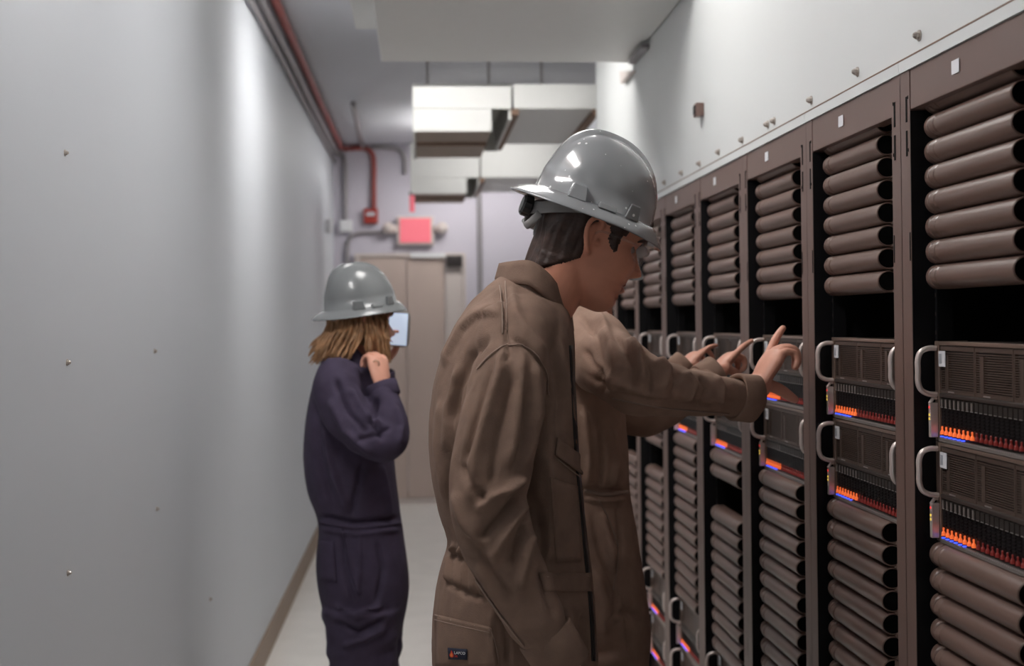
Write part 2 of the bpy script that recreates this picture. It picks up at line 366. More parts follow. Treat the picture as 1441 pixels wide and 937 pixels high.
# bolts and sensor on the walls
def bolt(p, nx, label, big=1.0):
    m = MB(); r = .0055*big
    m.tube([p, p+Vector((nx*.002, 0, 0))], r*1.5, 14); m.tube([p+Vector((nx*.002, 0, 0)), p+Vector((nx*.006*big, 0, 0)), p+Vector((nx*.010*big, 0, 0))], [r, r, r*.5], 6)
    tag(m.build('wall_bolt', MT['steel']), label, 'bolt', 'bolts in the wall panels')
for (x, y), lab in zip([(91, 215), (94, 510), (95, 806), (217, 494), (220, 716), (295, 843)],
    ['highest bolt on the left wall, leftmost in the photo', 'middle bolt of the leftmost column on the left wall', 'lowest bolt of the leftmost column on the left wall',
     'upper bolt of the second column on the left wall', 'lower bolt of the second column on the left wall', 'bolt low on left wall, closest to the baseboard']):
    bolt(PX(x, y, XL), 1, lab, .8)
rb = [(1294, 50), (1207, 101), (1142, 141), (1090, 170), (1081, 175), (1045, 197), (1012, 214), (985, 230), (960, 243), (936, 257)]
od = ['nearest', 'second', 'third', 'fourth', 'fifth', 'sixth', 'seventh', 'eighth', 'ninth', 'farthest']
for (x, y), k in zip(rb, od): bolt(PX(x, y, XR+.004), -1, f'{k} bolt from the camera along the white panel above the racks', 1.2)
ps = PX(989, 155, XR+.004); t = thing('wall_sensor', 'small dark brown box on the white panel above the racks', 'sensor', (XR+.004, ps.y, ps.z-.02))
MB().box(-.025, -.0005, -.024, .024, 0, .04).build('sensor_body', MT['rack'], t, bevel=.003)
MB().box(-.028, -.0255, -.014, .014, .008, .032).build('sensor_face', MT['dark'], t)
pb = PX(905, 80, XR)
t = thing('duct_bracket', 'pale angled bracket where the wide duct meets the white panel', 'bracket', (XR, 5.35, 2.50))
m = MB(); m.add([(0, 0, 0), (0, .32, .055), (0, .30, .0), (-.02, 0, 0), (-.02, .32, .055), (-.02, .30, .0)], [(0, 1, 2), (3, 5, 4), (0, 3, 4, 1), (1, 4, 5, 2), (2, 5, 3, 0)])
m.build('gusset_plate', MT['doorf'], t); MB().box(-.03, 0, -.3, .02, .03, .045).build('bracket_arm', MT['pipe'], t)

# ------------------------------------------------------------------ racks
U = 0.0435; ZA = 1.4804; XU = 0.9-XR; RD = 1.0; UW = 0.483; U0 = 0.0585
ORD = ['first', 'second', 'third', 'fourth', 'fifth', 'sixth', 'seventh', 'eighth']
def rack_proto():
    r = thing('server_rack', '', 'rack')
    for y0, y1, ins in ((0.0005, .046, 1), (.554, .5995, 0)):
        m = MB().box(0, .03, y0, y1, 0, RTOP)
        sy = y0+.030 if ins else y1-.030
        for z0 in (1.865, 1.805): m.box(-.0006, .0, sy-.004, sy+.004, z0, z0+.045, 1)
        for z0 in (1.905, 1.812): m.box(-.0006, .0, sy-.009 if not ins else sy+.006, sy-.006 if not ins else sy+.009, z0, z0+.006, 1)
        m.box(-.0006, .0, sy+(.008 if ins else -.012), sy+(.012 if ins else -.008), 1.62, 1.67, 1)
        m.build('post', [MT['rack'], MT['hole']], r)
        yi = (y1+.0002, y1+.002) if ins else (y0-.002, y0-.0002)
        MB().box(.0005, RD-.03, yi[0], yi[1], .1, RTOP-.072).build('side_liner', MT['rackin'], r)  # black sheet painting in the shade on the post's inner side
        yr = (y1+.004, y1+.0145) if ins else (y0-.0145, y0-.004)
        m = MB().box(XU+.002, XU+.03, yr[0], yr[1], .1, RTOP-.075)
        for k in range(56):
            z = .12+k*U*.75
            if z < 1.86: m.box(XU+.0012, XU+.002, (yr[0]+yr[1])/2-.0025, (yr[0]+yr[1])/2+.0025, z, z+.007, 1)
        m.build('mounting_rail', [MT['rackin'], MT['latch']], r)
    MB().box(.001, .03, .0465, .5535, RTOP-.07, RTOP-.0005).build('header_panel', MT['rack'], r, bevel=.0015)
    m = MB().box(.0, .0008, 0, .031, -.011, .011).build('rack_label', MT['label'], r); m.location = (-.001, .33, RTOP-.033)
    MB().box(.03, RD, .0005, .5995, RTOP-.012, RTOP-.001).build('top_panel', MT['rack'], r)
    MB().box(.0, RD, .0005, .003, .001, RTOP-.013).build('side_panel', MT['rack'], r)
    MB().box(.05, RD, .597, .5995, .001, RTOP-.013).build('side_panel', MT['rack'], r)
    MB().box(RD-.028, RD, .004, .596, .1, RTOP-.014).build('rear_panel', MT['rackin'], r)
    MB().box(.002, RD-.03, .047, .553, .0005, .099).build('plinth', MT['rack'], r)
    return r
def tube_proto():
    t = thing('blanking_panel', '', 'panel')
    H = U-.0012; n = 18; ys = [0, .004, .03, .06, .10, .16, .22, .28, .34, .40]
    prof = []   # (y, bulge, height scale): plate, open tube end, tube, rounded shoulder, scooped plate
    YE = .115
    for y in [0, .003, .06, YE-.001, YE, YE+.004, .2, .3, .38, .40, .415, .419, .421] + list(np.linspace(.4215, .473, 34)):
        d = UW - y
        if y < YE: b, zs = -.010, 1
        elif d > .0625: b, zs = .0240, 1
        elif d > .047: b, zs = .0270-.0012*(d-.047)/.0155, 1
        elif d > .036: k = (.047-d)/.011; b, zs = .0270-.0225*k*k, 1-.30*k*k
        elif d > .027: k = (d-.027)/.009; b, zs = .0225-.018*k**2, 1-.30*k**2
        elif d > .003: b, zs = .0225-.004*((.027-d)/.024)**2, 1
        else: b, zs = .012, .97
        prof.append((y, b, zs))
    R = []
    for y, b, zs in prof:
        ring = []
        for j in range(n):
            q = -math.pi/2 + math.pi*j/(n-1)
            ring.append((-b*max(0, math.cos(q)), y, H/2+zs*H/2*math.sin(q)))
        ring += [(.02, y, H), (.02, y, 0)]
        R.append(ring)
    MB().rings(R).build('panel_body', MT['blank'], t, smooth=True, auto=40)
    # the dark open end of the tube on the camera side, with a raised rim
    V = [(-.002, YE-.0016, H/2)]+[(-.002+.0195*math.cos(2*math.pi*j/28), YE-.0016, H/2+.0178*math.sin(2*math.pi*j/28)) for j in range(28)]
    V += [(x, y+.0015, z) for x, y, z in V]
    F = [(0, 1+j, 1+(j+1) % 28) for j in range(28)]+[(29, 30+(j+1) % 28, 30+j) for j in range(28)]+[(1+j, 30+j, 30+(j+1) % 28, 1+(j+1) % 28) for j in range(28)]
    MB().add(V, F).build('port', MT['hole'], t)
    R = []
    for j in range(32):
        q = 2*math.pi*j/32
        R.append([(-.002+(.0207+.0013*math.cos(p))*math.cos(q), YE-.0012+.0013*math.sin(p), H/2+(.0190+.0013*math.cos(p))*math.sin(q)) for p in [2*math.pi*i/6 for i in range(6)]])
    MB().rings(R, closed=True).build('port_rim', MT['blank'], t, smooth=True)
    return t
SH = 4*U-.0015
def server_proto(full):
    s = thing('server', '', 'server')
    MB().box(.012, .75, .021, .462, .001, SH-.001).build('chassis', MT['chassis'], s)
    MB().box(-.004, .0115, .0205, .4625, SH-.007, SH).build('top_lip', MT['lip'], s, bevel=.0015)
    for y0, y1 in ((0, .0195), (.4635, .483)):
        MB().box(-.003, .002, y0, y1, .0, SH).box(.002, .05, (y1-.003 if y0 == 0 else y0), (y1 if y0 == 0 else y0+.003), .0, SH).build('ear', MT['lip'], s, bevel=.001)
        yc = (y0+y1)/2; z0, z1 = .080, .160
        m = MB().tube([(-.0035, yc, z0), (-.018, yc, z0+.001), (-.031, yc, z0+.008), (-.0365, yc, z0+.022), (-.0365, yc, (z0+z1)/2), (-.0365, yc, z1-.020), (-.031, yc, z1-.006), (-.018, yc, z1), (-.0035, yc, z1)], .0048, 10, flat=1.35, smooth=4, upv=(1, 0, 0))
        m.build('handle', MT['handle'], s, smooth=True)
        m = MB().box(-.017, -.0035, yc-.005, yc+.005, .006, .066).tube([(-.0035, yc, .074), (-.010, yc, .074), (-.0165, yc, .064)], .0035, 8)
        cs = m.build('control_strip', MT['handle'], s, bevel=.001)
        if full and y0 > 0:
            for z, mm in ((.056, 'red'), (.043, 'yellow'), (.036, 'yellow')):
                MB().box(-.0178, -.0171, yc-.002, yc+.002, z, z+.004).build('indicator_light', MT[mm], cs)
    bay = .441/3
    for k in range(3):
        y0 = .021+bay*k+.001; y1 = .021+bay*(k+1)-.001
        m = MB().box(.004, .0118, y0, y1, .084, SH-.008, 1)
        m.box(-.001, .004, y0, y0+.004, .084, SH-.008).box(-.001, .004, y1-.004, y1, .084, SH-.008).box(-.001, .004, y0+.004, y1-.004, SH-.016, SH-.008).box(-.001, .004, y0+.004, y1-.004, .084, .089)
        for q in range(17): m.box(-.0006, .004, y0+.004, y1-.004, .0895+q*.0039, .0895+q*.0039+.0019)
        m.box(-.0015, .004, y1-.036, y1-.022, .092, .150)
        m.build('fan_grille', [MT['slat'], MT['drive']], s)
        if full:
            MB().box(-.0018, -.0012, y1-.06, y1-.034, .0855, .0875).build('printed_strip', MT['dots'], s)
    MB().box(-.004, .0115, .0205, .4625, .076, .0835).build('mid_lip', MT['chassis'], s, bevel=.002)
    m = MB().box(-.005, .0115, .0205, .4625, .0, .007)
    for k in range(60): m.box(-.0056, -.005, .026+k*.00725, .029+k*.00725, .0045, .0065, 1)
    m.build('bottom_lip', [MT['latch2'], MT['dots']], s)
    dw = .441/24
    def drive_mb(bright):
        m = MB().box(.0, .0118, .0006, dw-.0006, .009, .0755)
        m.box(-.003, .0, .0016, dw-.0016, .058, .0745, 1)
        m.box(-.0036, -.003, .004, dw-.004, .0585, .0595, 3)
        if bright: m.box(-.0036, -.003, .0065, dw-.0065, .060, .073, 2)
        for q in range(5): m.box(-.001, .0, .003, dw-.003, .029+q*.0055, .0315+q*.0055)
        return m
    def led_mb(): return MB().tube([(-.0025, dw/2, .0125), (-.0025, dw/2, .0175), (-.0025, dw/2, .0205), (-.0025, dw/2, .0255), (-.0025, dw/2, .0265)], [.0040, .0034, .0015, .0018, .0008], 8)
    if full:
        dm = {b: drive_mb(b).mesh('drive_tray', [MT['drive'], MT['latch'], MT['latch2'], MT['dots']]) for b in (0, 1)}
        lm = {b: led_mb().mesh('status_light', [MT['orange' if b else 'dimred']]) for b in (0, 1)}
        bm_ = MB().box(-.0058, -.0002, dw/2-.0014, dw/2+.0014, .0078, .0098).mesh('activity_light', [MT['blue']])
        for k in range(24):
            b = 1 if k >= 16 else 0
            d = bpy.data.objects.new('drive_tray', dm[b]); COL.objects.link(d); d.parent = s; d.location = (0, .021+dw*k, 0)
            l = bpy.data.objects.new('status_light', lm[b]); COL.objects.link(l); l.parent = d
            if 17 < k < 24:
                l = bpy.data.objects.new('activity_light', bm_); COL.objects.link(l); l.parent = d
    else:
        m = MB()
        for k in range(24):
            q = drive_mb(k >= 16); m.add([(x, y+.021+dw*k, z) for x, y, z in q.v], q.f); m.m[-len(q.m):] = q.m
        d = m.build('drive_bank', [MT['drive'], MT['latch'], MT['latch2'], MT['dots']], s)
        for nm, ks, key in (('status_lights', range(16, 24), 'orange'), ('dim_lights', range(0, 16), 'dimred')):
            m = MB()
            for k in ks:
                q = led_mb(); m.add([(x, y+.021+dw*k, z) for x, y, z in q.v], q.f)
            m.build('light_row', MT[key], d)
        m = MB()
        for k in range(18, 24): m.box(-.0058, -.0002, .021+dw*k+dw/2-.003, .021+dw*k+dw/2+.003, .0074, .0104)
        m.build('light_row', MT['blue'], d)
    m = MB().box(-.0045, -.0032, .4315, .4605, .129, .156).box(-.0048, -.0045, .447, .458, .134, .151, 1)
    m.build('asset_label', [MT['label'], MT['print_']], s)
    return s
RP = rack_proto(); TP = tube_proto(); SF = server_proto(True); SS = server_proto(False)
used = set()
def take(proto):
    if proto.name not in used: used.add(proto.name); return proto
    return dup_tree(proto)
NUM = ['topmost', 'second', 'third', 'fourth', 'fifth', 'sixth', 'seventh', 'eighth', 'ninth', 'tenth', 'eleventh', 'twelfth', 'thirteenth', 'fourteenth']
# for each rack: what stands below the upper two servers, from the top down: (kind, count)
LOW = [[('t', 6)], [('t', 9)], [('t', 12)], [('t', 2), ('g', 2), ('t', 10), ('s', 1)], [('t', 13), ('s', 2)],
       [('t', 2), ('g', 2), ('t', 9), ('s', 2)], [('t', 2), ('g', 2), ('t', 9), ('s', 1)], [('t', 2), ('g', 2), ('t', 6)]]
for i in range(8):
    where = 'nearest rack' if i == 0 else (f'{ORD[i]}-nearest rack' if i < 7 else 'farthest rack')
    y = ROWS+.6*i
    r = take(RP); r.location = (XR, y, 0); r['label'] = 'tall brown server rack with dark slots, the '+where+' to the camera' if i < 7 else 'tall brown server rack at the far end of the row'; r['group'] = 'server racks in a row'
    def put_t(z, lab):
        t = take(TP); t.location = (.9, y+U0, z); t['label'] = lab; t['group'] = 'rounded blanking panels in the racks'
    def put_s(z, lab):
        s = take(SF if i < 3 else SS); s.location = (.9, y+U0, z); s['label'] = lab; s['group'] = 'servers in the racks'
    for k in range(8): put_t(1.569+k*U, f'rounded brown blanking panel, {NUM[7-k]} in the upper stack of the {where}')
    put_s(ZA-4*U, f'server with pale handles, upper of the eye-level pair in the {where}')
    put_s(ZA-8*U, f'server with pale handles, lower of the eye-level pair in the {where}')
    z = ZA-8*U; cnt = 0; scnt = 0
    for kind, c in LOW[i]:
        for k in range(c):
            if kind == 't':
                z -= U; put_t(z, f'rounded brown blanking panel, {NUM[cnt]} below the servers of the {where}'); cnt += 1
            elif kind == 's':
                z -= 4*U; put_s(z, f'low server with pale handles, {"upper" if scnt == 0 else "lower"} of those near the bottom of the {where}'); scnt += 1
            else: z -= U
    MB().box(XU, XU+.02, .0625, .5375, .1, z-.002).build('lower_cover', MT['rack'], r)

# ------------------------------------------------------------------ people
A3 = np.array
def to_np(me):
    v = np.empty(len(me.vertices)*3); me.vertices.foreach_get('co', v); return v.reshape(-1, 3)
def remesh(mb, voxel, smooth=2, lam=0.5):
    """one continuous skin over overlapping solids"""
    me = mb.mesh('solid', MT['skin']); o = bpy.data.objects.new('solid', me); COL.objects.link(o)
    r = o.modifiers.new('r', 'REMESH'); r.mode = 'VOXEL'; r.voxel_size = voxel
    dg = bpy.context.evaluated_depsgraph_get(); dg.update()
    out = bpy.data.meshes.new_from_object(o.evaluated_get(dg)); bpy.data.objects.remove(o)
    relax(out, smooth, lam); out.materials.clear(); return out
def relax(me, it, lam=0.5, mask=None):
    if it <= 0: return
    V = to_np(me); E = np.empty(len(me.edges)*2, int); me.edges.foreach_get('vertices', E); E = E.reshape(-1, 2)
    n = len(V); cnt = np.bincount(E.ravel(), minlength=n)[:, None]
    for _ in range(it):
        S = np.zeros_like(V)
        for k in range(3):
            S[:, k] = np.bincount(E[:, 0], V[E[:, 1], k], n) + np.bincount(E[:, 1], V[E[:, 0], k], n)
        D = (S/np.maximum(cnt, 1) - V)*lam
        V = V + (D if mask is None else D*mask[:, None])
    me.vertices.foreach_set('co', V.ravel()); me.update()
def normals(me):
    n = np.empty(len(me.vertices)*3); me.vertices.foreach_get('normal', n); return n.reshape(-1, 3)
def sstep(x): x = np.clip(x, 0, 1); return x*x*(3-2*x)
FOLD = 2.0
def strokes(me, L, Y0, scale_noise=None):
    """folds and seams: each (pixel polyline, width m, height m, depth window or None, side) raises or sinks the cloth along its normal"""
    V = to_np(me); N = normals(me); px, dep = project(V)
    L = [(q[0], q[1]*(.8 if q[2] < 0 else .9))+tuple(q[2:]) for q in L]
    tocam = np.array([0, 0, HC]) - V; tocam /= np.linalg.norm(tocam, axis=1)[:, None]
    face = sstep(((N*tocam).sum(1)+.05)/.35); D = np.zeros(len(V))
    for st in L:
        pts, w, h = st[0], st[1], st[2]; win = st[3] if len(st) > 3 else None; step = st[4] if len(st) > 4 else 0
        Q = np.array(pts, float); best = np.full(len(V), 1e9); sgn = np.zeros(len(V)); prog = np.zeros(len(V))
        seg = np.linalg.norm(np.diff(Q, axis=0), axis=1); tot = seg.sum(); acc = 0
        for i in range(len(Q)-1):
            a, b = Q[i], Q[i+1]; ab = b-a; t = np.clip(((px-a)@ab)/(ab@ab), 0, 1)
            d = px-(a+t[:, None]*ab); dd = np.hypot(d[:, 0], d[:, 1]); k = dd < best
            best[k] = dd[k]; sgn[k] = np.sign(ab[0]*d[k, 1]-ab[1]*d[k, 0]); prog[k] = (acc+t[k]*seg[i])/tot; acc += seg[i]
        m = best*dep/FPX
        taper = sstep(np.minimum(prog, 1-prog)/.18+.12)
        g = np.exp(-(m/w)**2)
        if step: g = np.where(sgn*step > 0, np.exp(-(m/(w*4))**2), np.exp(-(m/(w*.5))**2))
        if win: g = g*((V[:, 1] > win[0]) & (V[:, 1] < win[1]))
        D += h*FOLD*g*taper*face
    V += N*D[:, None]; me.vertices.foreach_set('co', V.ravel()); me.update()
def rumple(me, amp, scale=(9, 9, 4), seed=0, mask=None):
    V = to_np(me); N = normals(me); out = np.empty(len(V))
    sx, sy, sz = scale
    for i, (x, y, z) in enumerate(V):
        a = noise.noise((x*sx+seed, y*sy, z*sz)); b = noise.noise((x*sx*2.3+3, y*sy*2.3+seed, z*sz*2.1))
        out[i] = (.5-abs(a)*1.6)*.8 + (.4-abs(b)*1.2)*.4
    if mask is not None: out *= mask(V)
    V += N*(out*amp)[:, None]; me.vertices.foreach_set('co', V.ravel()); me.update()
def place(me, name, m, parent, smooth=True):
    me.materials.clear()
    for x in (m if isinstance(m, (list, tuple)) else [m]): me.materials.append(x)
    if smooth: me.polygons.foreach_set('use_smooth', [True]*len(me.polygons))
    o = bpy.data.objects.new(name, me); COL.objects.link(o)
    if parent is not None:
        o.parent = parent; o.matrix_parent_inverse = Matrix.Translation(-parent.location)   # vertices stay in world measure
    return o
def frame(t_down, yaw, roll=0.0):
    """head axes: columns forward, side (to its left), up; facing +x, turned by yaw towards +y, nodding down by t_down, leaning by roll"""
    R = Matrix.Rotation(yaw, 3, 'Z') @ Matrix.Rotation(t_down, 3, 'Y') @ Matrix.Rotation(roll, 3, 'X'); return np.array(R)
def head_mb(C, R, k=1.0, grow=0.0, fine=1, cols=56, nape=False):
    tu = [-.122, -.116, -.108, -.098, -.085, -.075, -.066, -.058, -.051, -.043, -.036, -.027, -.015, .0, .015, .028, .040, .06, .08, .10, .115, .126, .131]
    tf = [.062, .078, .087, .090, .086, .083, .093, .088, .097, .095, .096, .097, .095, .092, .089, .094, .098, .097, .088, .070, .048, .022, .0]
    tb = [.020, .008, .0, -.012, -.030, -.045, -.058, -.068, -.074, -.080, -.084, -.088, -.094, -.099, -.102, -.103, -.103, -.100, -.090, -.073, -.056, -.040, -.02]
    tw = [.016, .024, .033, .042, .050, .054, .057, .060, .062, .064, .066, .068, .071, .073, .074, .075, .076, .076, .072, .060, .044, .026, .006]
    if nape:
        tb = [-.092 if u < -.025 else b for u, b in zip(tu, tb)]; tw = [max(w, .063) for w in tw[:-3]]+tw[-3:]
    def nose(u):
        return np.interp(u, [-.040, -.036, -.027, -.020, -.005, .010, .020], [0, .010, .026, .024, .014, .006, 0])
    Rr = []
    for u in np.concatenate([np.linspace(-.122, .03, 40*fine), np.linspace(.036, .131, 18*fine)]):
        f, b, w = np.interp(u, tu, tf), np.interp(u, tu, tb), np.interp(u, tu, tw); c = (f+b)/2; a = (f-b)/2
        ring = []
        for j in range(cols):
            q = 2*math.pi*j/cols; cs, sn = math.cos(q), math.sin(q)
            e = .82 if cs > 0 else .95
            x = c + (a+grow)*math.copysign(abs(cs)**e, cs); s = (w+grow)*math.copysign(abs(sn)**.9, sn)
            if cs > 0:
                sg = .0085 if u > -.018 else .013
                x += nose(u)*math.exp(-(s/sg)**2)
                x += .006*math.exp(-((abs(s)-.014)/.006)**2)*math.exp(-((u+.031)/.007)**2)
                for sd in (-1, 1): x -= .011*math.exp(-((s-sd*.031)/.015)**2)*math.exp(-((u-.012)/.011)**2)
                x += .004*math.exp(-((abs(s)-.034)/.02)**2)*math.exp(-((u+.015)/.014)**2)
            ring.append(tuple(np.array(C) + R @ (np.array([x, s, u+ (grow*.6 if u > .1 else 0)])*k)))
        Rr.append(ring)
    return MB().rings(Rr)
def ear_mb(mb, C, R, k=1.0):
    for sd in (-1, 1):
        L = lambda f, s, u: tuple(np.array(C) + R @ (np.array([f*1.12-.011, sd*(.070+(s-.070)*1.35), u*1.1])*k))
        pts = [(.004, .070, .012), (.006, .077, .026), (-.002, .083, .034), (-.013, .085, .031), (-.019, .085, .018), (-.017, .083, .002), (-.010, .080, -.012), (-.002, .076, -.024), (.003, .070, -.026)]
        mb.tube([L(*p) for p in pts], [.004, .0048, .005, .0052, .005, .0048, .0052, .0062, .004], 8, smooth=3)
        pts = [(-.002, .070, -.014), (-.006, .074, .0), (-.005, .074, .014), (-.002, .073, .024)]
        mb.tube([L(*p) for p in pts], [.006, .006, .006, .005], 8, smooth=2)
        mb.tube([L(-.014, .078, .0), L(-.011, .078, .016), L(-.006, .076, .024)], .0035, 8, smooth=2)
        mb.ell(L(.010, .074, -.004), (.004*k, .004*k, .006*k), 8, 6)
def hand_mb(mb, W, d, n, thumb_side, curls, spread=.12, k=1.0, thumb=None, idx_dir=None):
    """W wrist, d metacarpal direction, n palm normal, thumb_side +1/-1 along d x n; curls: four (a1,a2,a3) from index to little finger"""
    W = np.array(W, float); d = unit(d); n = np.array(n, float); n = unit(n - d*(n@d)); s = np.cross(d, n)*thumb_side
    mb.tube([W-d*.03*k, W, W+d*.03*k, W+d*.065*k, W+d*.092*k], [.027*k, .029*k, .036*k, .041*k, .037*k], 16, flat=.45, upv=s, smooth=3, round_ends=False)
    mb.ell(W+d*.032*k+s*.024*k+n*.008*k, (.018*k, .018*k, .018*k), 12, 8)
    bl = [(.031, .094, .070), (.010, .099, .079), (-.011, .096, .073), (-.030, .088, .058)]
    for i, (o, b, L) in enumerate(bl):
        B = W + d*b*k + s*o*k; a1, a2, a3 = curls[i]
        sp = (1.5-i)*spread*.5*max(0, math.cos(a1))
        A = 0; pts = [B - d*.035*k, B]; p = B.copy()
        for j, (ang, fr) in enumerate(((a1, .46), (a2, .30), (a3, .24))):
            A += ang; v = unit(d*math.cos(A) + n*math.sin(A) + s*math.sin(sp)); p = p + v*L*fr*k; pts.append(p.copy())
        r = (.0098, .0095, .0092, .0082, .0072) if i < 3 else (.0085, .0083, .008, .0072, .0062)
        mb.tube(pts, [q*k for q in r], 10, smooth=4, round_ends=True)
    t = thumb or ((.55, .75, .2), (.75, .55, .25))
    p = W + d*.030*k + s*.026*k + n*.004*k; pts = [p.copy()]
    for (a, b, c), L in zip(t, (.046, .030)):
        p = p + unit(d*a+s*b+n*c)*L*k; pts.append(p.copy())
    p = p + unit(d*t[1][0]+s*t[1][1]+n*t[1][2])*.012*k; pts.append(p)
    mb.tube(pts, [.0145*k, .0125*k, .0105*k, .0085*k], 10, smooth=4, round_ends=True)
def hat(C, R, parent, m, big=1.0, decal=True, ratchet=True):
    """full brim hard hat; C is the middle of the brim plane"""
    L = lambda f, s, u: tuple(np.array(C) + R @ (np.array([f, s, u])*big))
    n = 72; Rr = []
    def base(q): # dome footprint
        c, s = math.cos(q), math.sin(q); return .119*c+.004, .102*s
    def ridge(s, f): return .0085*sstep((.026-abs(s))/.010)*sstep((f+.115)/.03)
    H = .132; prof = []
    inner = []
    for t in np.linspace(1, 0.02, 26):     # from base up
        rr = t; h = H*(1-rr**2.5)**.56
        ring = []
        for j in range(n):
            q = 2*math.pi*j/n; bx_, by_ = base(q); f, s = bx_*rr - .016*(1-rr), by_*rr
            hh = h + float(ridge(np.float64(s), f))*min(1, (1-rr)*6)
            ring.append((f, s, hh))
        prof.append(ring)
    brim = []
    for a in np.linspace(1, 0, 10):
        ring = []
        for j in range(n):
            q = 2*math.pi*j/n; c, s = math.cos(q), math.sin(q); bx_, by_ = base(q)
            of, os_ = (.153 if c > 0 else .157)*c, .133*s
            f = bx_+(of-bx_)*a; ss = by_+(os_-by_)*a
            drop = -.022*a**1.2 - (.012*a*a*max(0, c)**2)
            ring.append((f, ss, drop+.002*math.sin(a*math.pi)))
        brim.append(ring)
    under = [[(f, s, u-.0032) for f, s, u in r] for r in brim]
    ins = [[(f*.965, s*.965, u-.004) for f, s, u in r] for r in prof]
    chain = list(reversed(ins)) + [under[-1]] + list(reversed(under))[1:] + brim + prof[1:]
    lip = [[(f*1.006, s*1.006, u-.0022) for f, s, u in brim[0]]]
    chain = list(reversed(ins)) + list(reversed(under)) + lip + brim + prof[1:]
    mb = MB().rings([[L(*p) for p in r] for r in chain])
    me = mb.mesh('hard_hat', m); h = place(me, 'hard_hat', m, parent)
    for sd in (-1, 1):   # accessory slots low on each side
        for f0, wd, ht, tp in ((-.052, .034, .024, .7), (.006, .036, .007, .95), (.058, .030, .024, .7)):
            q = math.acos(max(-1, min(1, (f0-.004)/.119))); bx_, by_ = base(q); y0 = by_-.002
            tx = -math.cos(q)*.101*.5
            mb = MB(); V = []
            for (w_, z_, o_) in ((wd/2, -.004, .010), (wd/2*tp, ht, .0085)):
                for ff in (-w_, w_):
                    qq = math.acos(max(-1, min(1, (f0+ff-.004)/.119))); yy = base(qq)[1]
                    V += [(f0+ff, sd*(yy-.012), z_), (f0+ff, sd*(yy+o_+.005-(.003 if z_ > 0 else 0)), z_)]
            mb.add([L(*v) for v in V], [(0, 1, 3, 2), (4, 6, 7, 5), (0, 4, 5, 1), (2, 3, 7, 6), (1, 5, 7, 3), (0, 2, 6, 4)])
            o = place(mb.mesh('accessory_slot', m), 'accessory_slot', m, h, smooth=False)
            bv = o.modifiers.new('b', 'BEVEL'); bv.width = .0022; bv.segments = 2
    if decal:
        mb = MB()
        for rad, mi, up in ((.013, 0, .0), (.008, 1, .0006)):
            mb.tube([L(.1085+up, 0, .052), L(.1125+up, 0, .053)], rad*big, 20, mi)
        place(mb.mesh('front_decal', [MT['pred'], MT['porange']]), 'front_decal', [MT['pred'], MT['porange']], h, smooth=False)
    if ratchet:
        mb = MB(); R_ = []
        pts = [(.02, .083, -.004), (-.03, .083, -.012), (-.07, .064, -.026), (-.098, .034, -.040), (-.108, 0, -.044), (-.098, -.034, -.040), (-.07, -.064, -.026), (-.03, -.083, -.012), (.02, -.083, -.004)]
        P2, _ = spline([np.array(p) for p in pts], [0]*len(pts), 5)
        for p in P2:
            o = unit([p[0], p[1], 0]); R_.append([L(*(p+o*.0015+np.array([0, 0, .012]))), L(*(p+o*.0015-np.array([0, 0, .012]))), L(*(p-o*.0015-np.array([0, 0, .012]))), L(*(p-o*.0015+np.array([0, 0, .012])))])
        mb.rings(R_); sp = place(mb.mesh('suspension_strap', MT['strap']), 'suspension_strap', MT['strap'], h, smooth=False)
        mb = MB(); R_ = []
        for (x, r) in ((-.1085, .016), (-.1105, .020), (-.124, .020), (-.128, .016)):
            R_.append([L(x, (r+.0012*(j % 2))*math.cos(2*math.pi*j/28), -.044+(r+.0012*(j % 2))*math.sin(2*math.pi*j/28)) for j in range(28)])
        mb.rings(R_); place(mb.mesh('ratchet_knob', MT['black']), 'ratchet_knob', MT['black'], sp, smooth=False)
        mb = MB().tube([L(-.095, -.038, -.05), L(-.104, -.028, -.072), L(-.106, 0, -.080), L(-.104, .028, -.072), L(-.095, .038, -.05)], .008, 10, smooth=4, flat=.4)
        place(mb.mesh('nape_pad', MT['strap']), 'nape_pad', MT['strap'], sp)
    return h
def eyes(C, R, parent, k=1.0):
    for sd in (-1, 1):
        c = np.array(C) + R @ (np.array([.0685, sd*.031, .011])*k)
        mb = MB().ell(c, (.0118*k,)*3, 14, 10)
        mb.ell(c + R @ np.array([.0085, 0, 0])*k, (.0052*k,)*3, 10, 8, 1)
        place(mb.mesh('eye', [MT['eye'], MT['iris']]), 'eye', [MT['eye'], MT['iris']], parent)
    mb = MB()
    for u, f, r in ((-.0515, .0935, .0046), (-.0630, .0915, .0050)):
        mb.tube([np.array(C) + R @ (np.array([f-.016*(abs(s)/.024)**2, s, u-.001+.0035*(abs(s)/.024)*(1 if u < -.058 else -1)])*k) for s in np.linspace(-.024, .024, 11)], [r*k*q for q in (.2, .55, .8, .95, 1, .97, 1, .95, .8, .55, .2)], 8)
    place(mb.mesh('lips', MT['lip_']), 'lips', MT['lip_'], parent)
